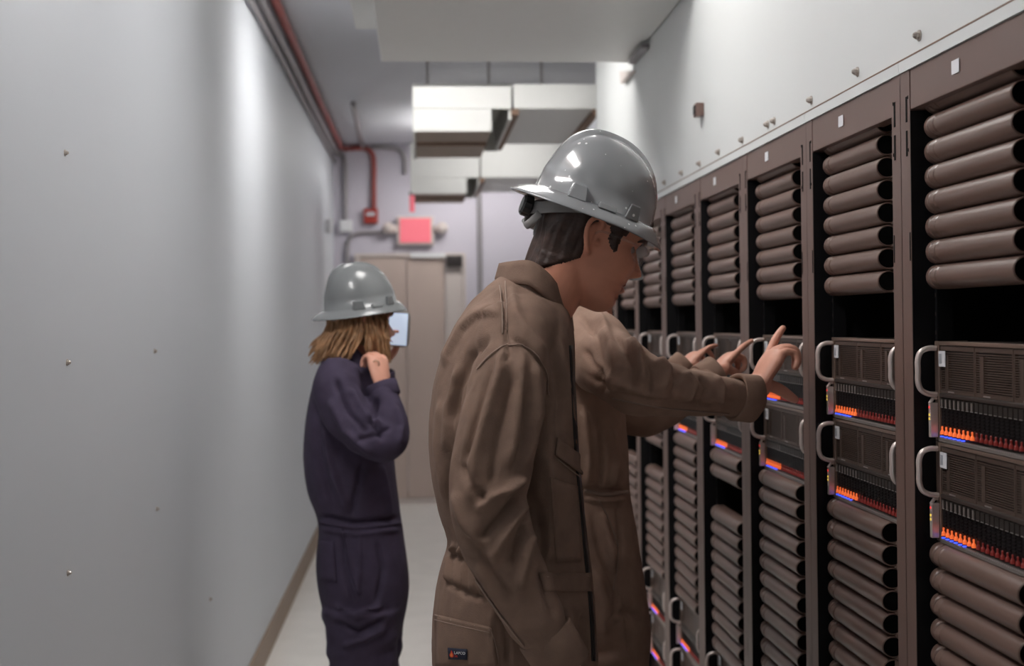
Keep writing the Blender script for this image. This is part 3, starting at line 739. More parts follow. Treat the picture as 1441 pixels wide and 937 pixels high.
def hair_cap(C, R, parent, m, keep, k=1.0, grow=.007, seed=1):
    """a shell of hair following the skull where keep(f, s, u) is true"""
    mb = head_mb(C, R, k, grow, fine=3, cols=200, nape=True); V = np.array(mb.v); loc = ((V-np.array(C)) @ R)/k
    ok = np.array([keep(*(p + A3([1, 0, .7])*.007*noise.noise((p[0]*70, p[1]*70, p[2]*25+seed)))) for p in loc])
    F = [f for f in mb.f if sum(ok[list(f)]) >= len(f)-1]
    n_ = len(V); ring = np.where(ok, 99, 0)
    fa = np.array([f for f in mb.f if len(f) == 4])
    for it in range(1, 6):
        mn = ring[fa].min(1); new = ring.copy()
        for c in range(4): np.minimum.at(new, fa[:, c], mn+1)
        ring = new
    fac = sstep(np.minimum(ring, 5)/5.0)
    I = {}; VV = []; FF = []
    for f in F:
        g = []
        for i in f:
            if i not in I:
                I[i] = len(VV); p = loc[i]
                d = noise.noise((p[0]*20, p[1]*20+seed, p[2]*9))*.004 + noise.noise((p[0]*90, p[1]*90, p[2]*9+seed))*.0050
                q = p*(1+(d*fac[i]-(grow+.001)*(1-fac[i]))/max(.05, np.linalg.norm(p))); VV.append(tuple(np.array(C)+R @ (q*k)))
            g.append(I[i])
        FF.append(tuple(g))
    o = place(MB().add(VV, FF).mesh('hair', m), 'hair', m, parent)
    so = o.modifiers.new('s', 'SOLIDIFY'); so.thickness = .004; so.offset = -1
    for sd in (-1, 1):
        e = MB().tube([np.array(C) + R @ (np.array(q)*k) for q in ((.098, sd*.012, .030), (.096, sd*.026, .036), (.088, sd*.040, .035), (.076, sd*.052, .028))], [.003, .0042, .0036, .0015], 8, smooth=3)
        place(e.mesh('eyebrow', m), 'eyebrow', m, parent)
    return o
def loft_px(rows, Yc, n=48, e=.85):
    """torso: rows (xl, yl, xr, yr, half width m[, Y]) outline seen by the camera"""
    R = []
    for r in rows:
        xl, yl, xr, yr, hw = r[:5]; Y = r[5] if len(r) > 5 else Yc
        a = np.array(P(xl, yl, Y)); b = np.array(P(xr, yr, Y)); c = (a+b)/2; u = (a-b)/2; ring = []
        for j in range(n):
            q = 2*math.pi*j/n; cs, sn = math.cos(q), math.sin(q)
            ring.append(tuple(c + u*math.copysign(abs(cs)**e, cs) + np.array([0, 1., 0])*hw*math.copysign(abs(sn)**e, sn)))
        R.append(ring)
    # denser rings through a spline
    K = len(R); A = np.array(R); O = []
    for i in range(K-1):
        p0, p1, p2, p3 = A[max(i-1, 0)], A[i], A[i+1], A[min(i+2, K-1)]
        for j in range(4):
            t = j/4; O.append(.5*((2*p1)+(-p0+p2)*t+(2*p0-5*p1+4*p2-p3)*t*t+(-p0+3*p1-3*p2+p3)*t**3))
    O.append(A[-1]); return [[tuple(p) for p in r] for r in O]
def wob(seed, amp, k=3):
    def f(t, q): return 1 + amp*noise.noise((math.cos(q)*1.2+seed, math.sin(q)*1.2, t*14)) + amp*.6*noise.noise((math.cos(q)*2.6, math.sin(q)*2.6+seed, t*30))
    return f
def boots(root, feet, yaw):
    for (x, y) in feet:
        c, s = math.cos(yaw), math.sin(yaw); T = lambda f, l, z: (x+f*c-l*s, y+f*s+l*c, z)
        Rr = []
        for f, w, h, z0 in ((-.085, .028, .05, .004), (-.075, .036, .11, .002), (-.03, .040, .125, .002), (.03, .042, .115, .002), (.075, .047, .085, .002), (.13, .049, .066, .002), (.17, .042, .056, .003), (.192, .022, .036, .006)):
            Rr.append([T(f, w*math.copysign(abs(math.cos(q))**.7, math.cos(q)), z0+h/2+h/2*math.copysign(abs(math.sin(q))**.7, math.sin(q))) for q in [2*math.pi*j/20 for j in range(20)]])
        mb = MB().rings(Rr).tube([T(-.03, 0, .06), T(-.03, 0, .15), T(-.035, 0, .22)], [.05, .05, .052], 18)
        place(mb.mesh('boot', MT['boot']), 'boot', MT['boot'], root)
def patch_on(bvh, px_grid, off, th, name, m, parent, smooth=True):
    """a piece of cloth lying on the surface: px_grid rows x cols of pixels seen by the camera"""
    o3 = Vector((0, 0, HC)); A = []
    for row in px_grid:
        r = []
        for (x, y) in row:
            d = Vector(ray(x, y)).normalized(); loc, nor, idx, dist = bvh.ray_cast(o3, d)
            r.append((loc, nor) if loc is not None else None)
        A.append(r)
    V = []; ok = True; last = None
    for r in A:
        for c in r:
            if c is None: c = last
            if c is None: return None
            last = c; nn = c[1] if c[1].dot(Vector((0, 0, HC))-c[0]) > 0 else -c[1]
            V.append(tuple(c[0]+nn*off))
    nr, nc = len(A), len(A[0]); F = [(i*nc+j, i*nc+j+1, (i+1)*nc+j+1, (i+1)*nc+j) for i in range(nr-1) for j in range(nc-1)]
    o = place(MB().add(V, F).mesh(name, m), name, m, parent, smooth)
    me = o.data
    so = o.modifiers.new('s', 'SOLIDIFY'); so.thickness = th; so.offset = 0
    return o
def grid(q, nr, nc):
    (ax, ay), (bx_, by_), (cx_, cy_), (dx, dy) = q      # corners tl, tr, br, bl
    G = []
    for i in range(nr):
        v = i/(nr-1); r = []
        for j in range(nc):
            u = j/(nc-1); r.append(((ax*(1-u)+bx_*u)*(1-v)+(dx*(1-u)+cx_*u)*v, (ay*(1-u)+by_*u)*(1-v)+(dy*(1-u)+cy_*u)*v))
        G.append(r)
    return G
def band(pl, w):
    """a strip of pixels w wide along a polyline"""
    Q = np.array(pl, float); O = [[], []]; S = []
    P2, _ = spline([np.array(p) for p in Q], [0]*len(Q), 6)
    for i, p in enumerate(P2):
        t = unit(P2[min(i+1, len(P2)-1)]-P2[max(i-1, 0)]); nn = np.array([-t[1], t[0]])
        O[0].append(tuple(p+nn*w/2)); O[1].append(tuple(p-nn*w/2))
    return O
def bvh_of(me):
    V = to_np(me); return BVHTree.FromPolygons([tuple(v) for v in V], [tuple(p.vertices) for p in me.polygons])
def legs_into(mb, hips, knees, ankles, rad, seed):
    for h, k, a in zip(hips, knees, ankles):
        mb.tube([h, (np.array(h)*.5+np.array(k)*.5), k, (np.array(k)*.5+np.array(a)*.5), a], rad, 28, smooth=8, wob=wob(seed, .10))
def collar_on(near_top, near_bot, Ym, parent, m, th=.004):
    """standing collar: near-side edges in pixels with depth, mirrored to the far side"""
    T = [np.array(P(x, y, Y)) for x, y, Y in near_top]; B = [np.array(P(x, y, Y)) for x, y, Y in near_bot]
    T, _ = spline(T, [0]*len(T), 5); B, _ = spline(B, [0]*len(B), 5); Ts, Bs = T[:], B[:]
    mir = lambda p: np.array([p[0], 2*Ym-p[1], p[2]])
    T = [mir(p) for p in reversed(T)] + Ts; B = [mir(p) for p in reversed(B)] + Bs
    V = []; n = 5
    for i in range(len(T)):
        for j in range(n):
            t = j/(n-1); p = T[i]*(1-t)+B[i]*t
            V.append(tuple(p))
    F = [(i*n+j, i*n+j+1, (i+1)*n+j+1, (i+1)*n+j) for i in range(len(T)-1) for j in range(n-1)]
    o = place(MB().add(V, F).mesh('collar', m), 'collar', m, parent)
    so = o.modifiers.new('s', 'SOLIDIFY'); so.thickness = th; so.offset = 0
    return o

# ---- the man in front ------------------------------------------------
Y1 = 2.6
feet1 = [(.30, 2.47), (.36, 2.73)]
man = thing('person', 'nearest man in brown coverall and grey hard hat, head bowed towards the racks', 'person', (.33, 2.6, 0))
mb = MB()
T1 = loft_px([(712, 384, 792, 432, .072), (700, 392, 800, 446, .105), (680, 408, 805, 468, .150), (655, 436, 806, 500, .188), (632, 478, 806, 545, .205), (612, 535, 808, 600, .208),
              (604, 600, 812, 650, .200), (607, 660, 817, 695, .192), (618, 715, 822, 735, .184), (628, 752, 826, 765, .178), (630, 775, 829, 785, .178), (620, 805, 832, 812, .184),
              (612, 850, 836, 852, .190), (609, 895, 838, 895, .192), (611, 940, 840, 940, .190), (618, 985, 838, 985, .180)], Y1)
mb.rings(T1)
def tubepx(mb, pts, k=1.0, seed=1, amp=.06, n=36, flat=1.0, upv=(0, 1, 0)):
    c = [np.array(P(x, y, Y)) for x, y, Y, r in pts]; rr = [r*k for *_, r in pts]
    mb.tube(c, rr, n, smooth=10, wob=wob(seed, amp), flat=flat, upv=upv)
    return c
SL1 = [(742, 452, 2.52, .060), (727, 480, 2.45, .070), (716, 530, 2.40, .066), (705, 590, 2.375, .070), (692, 650, 2.36, .069), (686, 705, 2.345, .066), (697, 755, 2.335, .063), (722, 812, 2.325, .058), (750, 862, 2.32, .050), (770, 900, 2.32, .043), (778, 915, 2.32, .040)]
tubepx(mb, SL1, seed=3, amp=.05)
tubepx(mb, [(742, 452, 2.67, .06), (735, 480, 2.73, .066), (735, 560, 2.78, .062), (735, 640, 2.79, .060), (740, 700, 2.79, .058), (765, 780, 2.79, .052), (790, 860, 2.78, .046), (800, 905, 2.77, .042)], seed=5)
hip = [A3(P(722, 960, 2.52)), A3(P(726, 960, 2.70))]
legs_into(mb, hip, [A3((.315, 2.47, .50)), A3((.355, 2.73, .50))], [A3((.29, 2.47, .10)), A3((.345, 2.73, .10))], [.125, .105, .085, .08, .09], 9)
cv = remesh(mb, .0055, 3)
rumple(cv, .005, (7, 7, 3.2), 2)
SW = (2.2, 2.47)     # depth window of the near sleeve
TW = (2.36, 3.0)
strokes(cv, [
    # long drapes of the sleeve
    ([(716, 478), (690, 560), (668, 650), (660, 720)], .011, .0075, SW), ([(735, 490), (728, 580), (716, 660)], .010, .006, SW), ([(752, 505), (757, 580), (738, 660)], .008, .006, SW),
    ([(700, 500), (672, 590), (650, 660)], .008, -.006, SW), ([(726, 520), (700, 620), (690, 690)], .008, -.006, SW), ([(742, 540), (738, 610), (722, 668)], .007, -.005, SW),
    # crush at the elbow
    ([(738, 668), (715, 690), (692, 700), (670, 722)], .0075, .011, SW), ([(738, 690), (716, 715), (694, 736), (672, 760)], .007, -.010, SW), ([(740, 706), (722, 735), (704, 765), (690, 792)], .0075, .009, SW),
    ([(742, 728), (728, 760), (716, 796)], .006, -.008, SW), ([(748, 748), (738, 790), (733, 830)], .007, .007, SW), ([(640, 690), (652, 730), (676, 772)], .009, .006, SW),
    ([(655, 745), (690, 800), (722, 850)], .007, -.005, SW), ([(668, 790), (705, 850), (742, 900)], .008, .005, SW), ([(760, 790), (765, 830), (782, 870)], .006, -.005, SW),
    ([(650, 650), (668, 690), (690, 706)], .007, -.006, SW),
    # shoulder seam and its gathers
    ([(708, 402), (712, 440), (713, 470), (716, 500), (704, 520)], .0045, -.006, None, 0), ([(716, 470), (745, 490), (768, 520), (772, 560)], .004, -.005),
    ([(700, 404), (704, 440), (706, 470)], .004, .003), ([(720, 400), (726, 440), (748, 470), (768, 500)], .007, .004),
    # pleat at the back of the shoulder
    ([(708, 444), (690, 443), (672, 446), (652, 464), (634, 498), (626, 520)], .005, .006, TW, 1),
    ([(690, 470), (664, 500), (645, 545), (636, 600)], .009, -.007, TW), ([(650, 510), (634, 570), (630, 640)], .008, .006, TW), ([(622, 560), (618, 630), (630, 710)], .009, .005, TW), ([(640, 640), (634, 690), (645, 740)], .007, -.006, TW),
    # under the arm and the front of the chest
    ([(766, 560), (752, 620), (744, 690), (750, 760)], .016, -.016, TW), ([(785, 470), (800, 560), (812, 640)], .006, .004, TW), ([(776, 480), (788, 560), (786, 620)], .008, -.005, TW), ([(770, 640), (775, 720), (770, 790)], .007, .006, TW),
    ([(758, 700), (764, 760), (760, 800)], .006, -.006, TW), ([(820, 610), (828, 700), (836, 800), (842, 900)], .005, -.006, TW),
    # gathered waist
    ([(640, 762), (634, 790), (630, 822)], .0035, .006, TW), ([(649, 766), (644, 795), (642, 828)], .0035, .006, TW), ([(658, 772), (655, 800), (654, 832)], .0035, .006, TW), ([(667, 780), (666, 806), (667, 836)], .0035, .006, TW), ([(677, 792), (678, 815), (680, 840)], .0035, .006, TW),
    ([(627, 775), (650, 785), (690, 800)], .006, -.005, TW), ([(626, 818), (660, 836), (690, 842)], .006, -.005, TW),
    ([(700, 850), (712, 890), (716, 937)], .006, -.005, TW), ([(690, 860), (694, 900), (696, 937)], .004, .004, TW), ([(795, 850), (800, 900), (804, 940)], .008, .006, TW), ([(780, 850), (786, 900), (790, 940)], .008, -.008, TW), ([(820, 860), (822, 900), (824, 940)], .006, -.005, TW),
], Y1)
rumple(cv, .0022, (24, 24, 11), 5)
relax(cv, 1, .25)
co = place(cv, 'coverall', MT['cloth'], man)
bv1 = bvh_of(cv)
# sewn pieces, and a black strip for the gap shade in front
patch_on(bv1, grid([(686, 400), (707, 398), (709, 444), (634, 486)], 12, 14), .0045, .006, 'yoke', MT['cloth'], co)
for pl in ([(716, 486), (738, 487), (756, 500), (768, 524), (772, 556)], [(714, 484), (690, 500), (672, 520)], [(668, 812), (700, 858), (738, 908)], [(613, 872), (650, 881), (690, 890)], [(762, 812), (796, 811), (829, 811)], [(782, 645), (816, 672)]):
    patch_on(bv1, band(pl, 1.3), .0022, .0012, 'stitching', MT['thread'], co)
for pl, w, nm in (([(711, 396), (713, 430), (714, 468), (716, 486)], 1.6, 'shoulder_seam'), ([(703, 402), (706, 436), (707, 470)], 1.4, 'shoulder_seam'),
                  ([(612, 865), (640, 874), (664, 879), (690, 884)], 2.2, 'pocket_edge'), ([(690, 884), (698, 910), (702, 936)], 1.6, 'pocket_edge')):
    g = band(pl, w); patch_on(bv1, g, .0012, .0014, nm, MT['thread'], co)
patch_on(bv1, grid([(783, 616), (818, 642), (817, 668), (780, 640)], 8, 10), .003, .003, 'pocket_flap', MT['cloth'], co)
patch_on(bv1, grid([(775, 672), (812, 684), (818, 790), (782, 792)], 14, 10), .0008, .002, 'chest_pocket', MT['cloth'], co)
patch_on(bv1, grid([(758, 806), (829, 806), (831, 832), (766, 832)], 6, 12), .002, .003, 'waist_tab', MT['cloth'], co)
patch_on(bv1, grid([(613, 864), (690, 882), (702, 937), (614, 937)], 14, 16), .0012, .002, 'hip_pocket', MT['cloth'], co)
patch_on(bv1, band([(803, 486), (807, 560), (811, 640), (817, 700), (824, 780), (831, 850), (835, 930)], 5), .001, .002, 'zip_tape', MT['black'], co)  # black strip painting in the shadow gap between the two men
collar_on([(704, 371, 2.60), (722, 368, 2.545), (748, 368, 2.525), (772, 386, 2.53), (791, 413, 2.555), (803, 438, 2.60)],
          [(698, 393, 2.60), (716, 400, 2.535), (745, 402, 2.505), (772, 424, 2.51), (792, 446, 2.545), (806, 466, 2.60)], 2.6, co, MT['cloth'], .006)
# cuff of the near sleeve
c0, c1 = A3(P(766, 890, 2.32)), A3(P(796, 940, 2.32)); dv = c1-c0
cm = MB(); Rr = []
for t, r in ((0, .0475), (.05, .050), (.5, .0485), (.95, .0475), (1, .0445), (.93, .039), (.1, .039)):
    p = c0+dv*t; ax = unit(dv); u = unit(np.cross(ax, A3([0, 1., 0]))); w = A3([0, 1., 0])
    Rr.append([tuple(p+u*r*math.cos(q)*(1+.03*math.sin(3*q))+w*r*.9*math.sin(q)) for q in [2*math.pi*j/36 for j in range(36)]])
cm.rings(Rr, cap=False, closed=True); place(cm.mesh('cuff', MT['cloth']), 'cuff', MT['cloth'], co)
# company patch on the hip pocket
def sewn_patch(bvh, quad, parent):
    pc = patch_on(bvh, grid(quad, 4, 5), .004, .0016, 'company_patch', MT['patch'], parent)
    me = pc.data; V = to_np(me); me.update()
    o = A3(V[0]); ux = A3(V[4])-o; uy = A3(V[15])-o; nn = unit(np.cross(ux, uy)); nn = nn if nn[1] < 0 else -nn
    Gd = V.reshape(4, 5, 3)
    def on(u, v, off):
        a, b = min(max(u, 0), .9999)*4, min(max(v, 0), .9999)*3; j, i = int(a), int(b); a -= j; b -= i
        return tuple(Gd[i, j]*(1-a)*(1-b)+Gd[i, j+1]*a*(1-b)+Gd[i+1, j]*(1-a)*b+Gd[i+1, j+1]*a*b+nn*off)
    def lay(text, x, y, h, m):
        c = bpy.data.curves.new('patch_lettering', 'FONT'); c.body = text; c.size = 1; c.offset = .012
        ob = bpy.data.objects.new('patch_lettering', c); COL.objects.link(ob); bpy.context.view_layer.update()
        me2 = bpy.data.meshes.new_from_object(ob.evaluated_get(bpy.context.evaluated_depsgraph_get())); bpy.data.objects.remove(ob)
        A = to_np(me2); w = np.linalg.norm(uy)/np.linalg.norm(ux)
        B = A3([on(x+p[0]*h*w*1.32, y-p[1]*h, .0016) for p in A])
        me2.vertices.foreach_set('co', B.ravel()); me2.update(); place(me2, 'patch_lettering', m, pc, False)
    lay('LAPCO', .34, .50, .34, MT['pwhite']); lay('FR', .36, .80, .28, MT['pred'])
    for sc_, m_, off in ((1, MT['pred'], .0013), (.6, MT['porange'], .0017)):
        pts = [(0, -.36), (.045, -.20), (.10, .0), (.115, .15), (.08, .27), (0, .32), (-.08, .27), (-.115, .15), (-.10, .02), (-.04, -.12)]
        B = [on(.2+a*sc_, .52+b*sc_+(1-sc_)*.12, off) for a, b in pts]
        place(MB().add(B, [tuple(range(len(B)))]).mesh('patch_flame', m_), 'patch_flame', m_, pc, False)
sewn_patch(bv1, [(633, 911), (659, 913), (659, 928), (634, 927)], co)
# head, neck, hands
R1 = frame(math.radians(22.5), math.radians(7), math.radians(4))
EC = A3(P(830, 338, Y1))
mb = head_mb(EC, R1); ear_mb(mb, EC, R1)
L1 = lambda f, s, u: EC + R1 @ A3([f, s, u])
mb.tube([A3(P(742, 470, Y1)), A3(P(752, 440, Y1)), A3(P(772, 412, Y1)), L1(-.032, 0, -.065), L1(-.022, 0, -.02)], [.075, .068, .062, .060, .058], 28, smooth=6)
mb.ell(L1(.045, 0, -.085), (.03, .035, .03), 16, 12)
mb.tube([A3(P(722, 480, Y1)), A3(P(715, 700, Y1)), A3(P(722, 960, Y1))], [.07, .08, .08], 16)
for pts in ([(722, 480, 2.47), (692, 690, 2.36), (770, 905, 2.32), (800, 950, 2.32)], [(735, 480, 2.72), (737, 690, 2.79), (795, 905, 2.77), (802, 935, 2.77)]):
    c = [A3(P(*p)) for p in pts]; mb.tube([A3(P(722, 475, Y1))]+c, [.04, .028, .024, .024, .026], 14, smooth=4)
for h, kx in zip(hip, ((.315, 2.47), (.355, 2.73))): mb.tube([h, A3((kx[0], kx[1], .5)), A3((kx[0]-.02, kx[1], .12))], [.06, .045, .04], 12)
dh = unit(A3(P(808, 975, 2.32))-A3(P(796, 948, 2.32)))
rel = [(.45, .6, .4), (.5, .7, .45), (.55, .75, .45), (.6, .8, .5)]
hand_mb(mb, P(800, 955, 2.32), dh, (0.1, 1, 0), -1, rel, thumb=((.8, .5, .3), (.9, .2, .35)))
hand_mb(mb, P(803, 936, 2.77), dh, (0.1, -1, 0), 1, rel, thumb=((.8, .5, .3), (.9, .2, .35)))
bm1 = remesh(mb, .003, 2); place(bm1, 'body', MT['skin'], man)
eyes(EC, R1, man)
hair_cap(EC, R1, man, MT['hair'], lambda f, s, u: (f < -.016 and u > -.098+max(0, f+.080)*.85) or (u > .03 and f < .055) or (.012 < f < .047 and u > -.014+.9*abs(f-.036) and abs(s) > .05) or (u > .06), grow=.006)
HC1 = A3(P(830, 297, Y1)); RH = frame(math.radians(20), math.radians(7), math.radians(7))
hat(HC1 + RH @ A3([0, 0, .012]), RH, man, MT['hat'], 1.0)
# safety glasses
mb = MB(); Rr = []
for s in np.linspace(-.064, .064, 25):
    x = .112-.030*(abs(s)/.064)**2.4; t = 1-.25*(abs(s)/.064)**2
    Rr.append([tuple(L1(x-.000, s, .012+.020*t)), tuple(L1(x+.0015, s, .010)), tuple(L1(x-.004, s, .010-.024*t)), tuple(L1(x-.0055, s, .010-.024*t)), tuple(L1(x, s, .010)), tuple(L1(x-.0015, s, .012+.020*t))])
mb.rings(Rr); gl = place(mb.mesh('safety_glasses', MT['lens']), 'safety_glasses', MT['lens'], man)
for sd in (-1, 1):
    m2 = MB().tube([L1(.082, sd*.066, .020), L1(.05, sd*.074, .020), L1(.0, sd*.079, .018), L1(-.012, sd*.08, .008)], .0026, 8, smooth=3, flat=1.0)
    place(m2.mesh('temple_arm', MT['lens']), 'temple_arm', MT['lens'], gl)
mb = MB().tube([L1(.105-.030*(abs(s)/.064)**2.4, s, .034) for s in np.linspace(-.064, .064, 17)], .0022, 8)
place(mb.mesh('brow_bar', MT['lens']), 'brow_bar', MT['lens'], gl)
boots(man, feet1, math.radians(5))

# ---- the man whose arm reaches to the racks --------------------------
Y3 = 3.12
p3 = thing('person', 'person in a taupe coverall behind the front man, reaching an arm out to the racks', 'person', (.37, 3.12, 0))
mb = MB()
mb.rings(loft_px([(772, 425, 832, 436, .07), (758, 435, 846, 450, .115), (742, 455, 858, 475, .165), (732, 495, 866, 515, .195), (728, 550, 874, 560, .200), (728, 610, 879, 615, .190), (732, 655, 882, 657, .178),
                  (738, 690, 884, 690, .168), (737, 730, 890, 730, .178), (733, 790, 900, 790, .190), (732, 850, 909, 850, .192), (736, 910, 912, 910, .182), (745, 960, 905, 960, .165)], Y3))
SL3 = [(806, 462, 3.02, .077), (826, 478, 2.94, .076), (850, 505, 2.84, .073), (880, 528, 2.74, .068), (908, 541, 2.72, .062), (940, 548, 2.74, .053), (975, 553, 2.78, .046), (1010, 557, 2.82, .041), (1035, 559, 2.855, .039), (1048, 560, 2.865, .036)]
tubepx(mb, SL3, seed=11, amp=.10)
tubepx(mb, [(806, 470, 3.22, .07), (830, 510, 3.25, .066), (870, 560, 3.22, .062), (905, 582, 3.2, .054), (945, 565, 3.2, .048), (980, 545, 3.22, .043), (1000, 532, 3.24, .040)], seed=13)
hip3 = [A3(P(812, 920, 3.03)), A3(P(816, 920, 3.21))]
feet3 = [(.37, 3.0), (.41, 3.25)]
legs_into(mb, hip3, [A3((.395, 3.0, .48)), A3((.42, 3.24, .48))], [A3((.36, 3.0, .10)), A3((.40, 3.25, .10))], [.13, .108, .088, .082, .09], 19)
cv = remesh(mb, .006, 3)
rumple(cv, .004, (8, 8, 4), 7)
AW = (2.5, 3.0)
strokes(cv, [
    ([(812, 440), (838, 470), (846, 520), (836, 545)], .008, -.006, AW), ([(838, 437), (862, 480), (868, 520), (858, 560)], .009, .008, AW), ([(852, 462), (880, 490), (893, 520), (888, 560)], .008, -.007, AW),
    ([(880, 478), (900, 500), (902, 540)], .009, .011, AW), ([(900, 496), (915, 520), (912, 560)], .007, -.008, AW), ([(922, 505), (938, 522), (930, 552)], .008, .010, AW), ([(940, 515), (955, 530), (948, 560)], .006, -.007, AW),
    ([(962, 522), (975, 540), (966, 566)], .007, .008, AW), ([(985, 528), (996, 545), (990, 570)], .006, -.006, AW), ([(1005, 528), (1016, 545), (1012, 574)], .006, .006, AW),
    ([(815, 520), (860, 552), (920, 566), (1040, 572)], .005, -.005, AW), ([(830, 500), (860, 535), (900, 552)], .008, .005, AW), ([(820, 490), (850, 530), (845, 560)], .006, -.006, AW),
    ([(820, 570), (830, 640), (826, 690)], .008, .006, (2.8, 3.4)), ([(845, 590), (850, 640), (842, 690)], .008, -.006, (2.8, 3.4)), ([(862, 600), (868, 650), (862, 690)], .006, .005, (2.8, 3.4)),
    ([(822, 684), (850, 690), (882, 688)], .006, -.007, (2.8, 3.4)), ([(822, 700), (850, 706), (884, 703)], .005, .004, (2.8, 3.4)),
    ([(832, 720), (846, 780), (868, 830), (866, 880)], .007, -.006, (2.8, 3.4)), ([(846, 720), (862, 770), (866, 812)], .005, .005, (2.8, 3.4)), ([(870, 700), (874, 760), (864, 820)], .006, -.005, (2.8, 3.4)),
    ([(838, 800), (852, 850), (850, 900)], .010, .008, (2.8, 3.4)), ([(880, 830), (886, 880), (890, 930)], .008, -.007, (2.8, 3.4)), ([(850, 880), (880, 860), (906, 870)], .008, -.006, (2.8, 3.4)),
], Y3)
relax(cv, 1, .3)
co3 = place(cv, 'coverall', MT['cloth2'], p3); bv3 = bvh_of(cv)
for pl, w, nm in (([(862, 560), (920, 572), (980, 578), (1026, 582)], 1.6, 'sleeve_seam'), ([(822, 690), (850, 696), (883, 692)], 5.0, 'waist_seam'), ([(843, 704), (860, 740), (870, 780), (863, 830)], 1.6, 'pocket_edge')):
    patch_on(bv3, band(pl, w), .0015, .002, nm, MT['thread'], co3)
def cuff(c0, c1, r0, parent, m, seam=True):
    c0, c1 = A3(c0), A3(c1); dv = c1-c0; ax = unit(dv); u = unit(np.cross(ax, A3([0, 1., .1]))); w = np.cross(ax, u); Rr = []
    for t, r in ((0, r0), (.06, r0+.003), (.5, r0+.0035), (.94, r0+.004), (1, r0+.001), (.94, r0-.006), (.1, r0-.008)):
        Rr.append([tuple(c0+dv*t + (u*math.cos(q)+w*math.sin(q)*.9)*r*(1+.05*math.sin(2*q+1)+.02*math.sin(5*q))) for q in [2*math.pi*j/40 for j in range(40)]])
    o = place(MB().rings(Rr, cap=False, closed=True).mesh('cuff', m), 'cuff', m, parent); return o
cuff(P(1032, 558, 2.85), P(1060, 561, 2.878), .0455, co3, MT['cloth2'])
cuff(P(985, 540, 3.225), P(1008, 526, 3.245), .041, co3, MT['cloth2'])
R3 = frame(math.radians(14), math.radians(22), 0); EC3 = A3(P(822, 350, Y3+.02))
mb = head_mb(EC3, R3); ear_mb(mb, EC3, R3); L3 = lambda f, s, u: EC3 + R3 @ A3([f, s, u])
mb.tube([A3(P(795, 500, Y3)), A3(P(798, 450, Y3)), L3(-.028, 0, -.09), L3(-.02, 0, -.03)], [.07, .066, .06, .058], 24, smooth=5)
mb.tube([A3(P(798, 480, Y3)), A3(P(808, 700, Y3)), A3(P(814, 920, Y3))], [.07, .08, .08], 14)
for pts in ([(806, 470, 3.03), (905, 543, 2.72), (1050, 560, 2.87)], [(806, 475, 3.2), (905, 580, 3.2), (1002, 531, 3.24)]):
    mb.tube([A3(P(800, 475, Y3))]+[A3(P(*p)) for p in pts], [.04, .03, .022, .024], 14, smooth=3)
for h, kx in zip(hip3, ((.395, 3.0), (.42, 3.24))): mb.tube([h, A3((kx[0], kx[1], .5)), A3((kx[0]-.02, kx[1], .12))], [.06, .045, .04], 12)
# near hand: index finger raised to the rack, the others curled, thumb hanging down in shade
Wn = A3(P(1062, 549, 2.885)); Kn = A3(P(1090, 500, 2.91)); mb.tube([A3(P(1040, 559, 2.86)), Wn, Wn+(Kn-Wn)*.3], [.027, .028, .030], 16, smooth=3)
hand_mb(mb, Wn, Kn-Wn, (1, .25, -.25), 1, [(-.05, .10, .08), (.75, 1.25, .7), (.85, 1.3, .8), (.95, 1.3, .8)], k=1.06, thumb=((.15, -.25, .75), (.05, -.1, 1.0)))
Wm = A3(P(1002, 528, 3.245)); Km = A3(P(1022, 507, 3.28))
mb.tube([A3(P(990, 536, 3.235)), Wm, Wm+(Km-Wm)*.3], [.026, .027, .03], 16, smooth=3)
hand_mb(mb, Wm, Km-Wm, (.75, .1, -.65), -1, [(.02, .12, .05), (.95, 1.35, .8), (1.0, 1.4, .8), (1.05, 1.4, .8)], k=.86, thumb=((.5, -.2, .6), (.5, -.6, .5)))
bm3 = remesh(mb, .0032, 2); place(bm3, 'body', MT['skin2'], p3); eyes(EC3, R3, p3)
hair_cap(EC3, R3, p3, MT['hair'], lambda f, s, u: (f < -.022 and u > -.085) or (u > .03 and f < .055) or (u > .06), grow=.006)
hat(EC3 + R3 @ A3([0.0, 0, .055]), R3, p3, MT['hat2'], 1.0)
collar_on([(772, 412, 3.12), (780, 410, 3.065), (800, 415, 3.05), (820, 428, 3.065), (832, 440, 3.12)], [(766, 430, 3.12), (778, 432, 3.055), (800, 438, 3.035), (826, 450, 3.055), (840, 462, 3.12)], Y3, co3, MT['cloth2'])
boots(p3, feet3, math.radians(15))

# ---- a further person almost hidden behind the two men ---------------
Y4 = 3.62
p4 = thing('person', 'person almost hidden behind two men, one hand showing past a sleeve', 'person', (.44, 3.62, 0))
mb = MB()
mb.rings(loft_px([(802, 440, 850, 446, .068), (790, 452, 860, 458, .11), (782, 470, 868, 478, .155), (776, 510, 872, 515, .18), (774, 570, 872, 570, .185), (776, 620, 872, 620, .17), (778, 655, 872, 655, .16),
                  (774, 700, 876, 700, .175), (772, 750, 880, 750, .185), (774, 800, 880, 800, .18), (780, 835, 876, 835, .165)], Y4))
tubepx(mb, [(826, 475, 3.53, .065), (850, 510, 3.47, .062), (880, 545, 3.42, .056), (912, 552, 3.41, .050), (940, 538, 3.42, .044), (962, 520, 3.43, .039)], seed=21)
tubepx(mb, [(826, 475, 3.72, .065), (835, 540, 3.78, .06), (838, 600, 3.79, .056), (850, 660, 3.78, .05), (858, 705, 3.77, .042)], seed=22)
hip4 = [A3(P(828, 820, 3.54)), A3(P(828, 820, 3.71))]; feet4 = [(.44, 3.53), (.46, 3.74)]
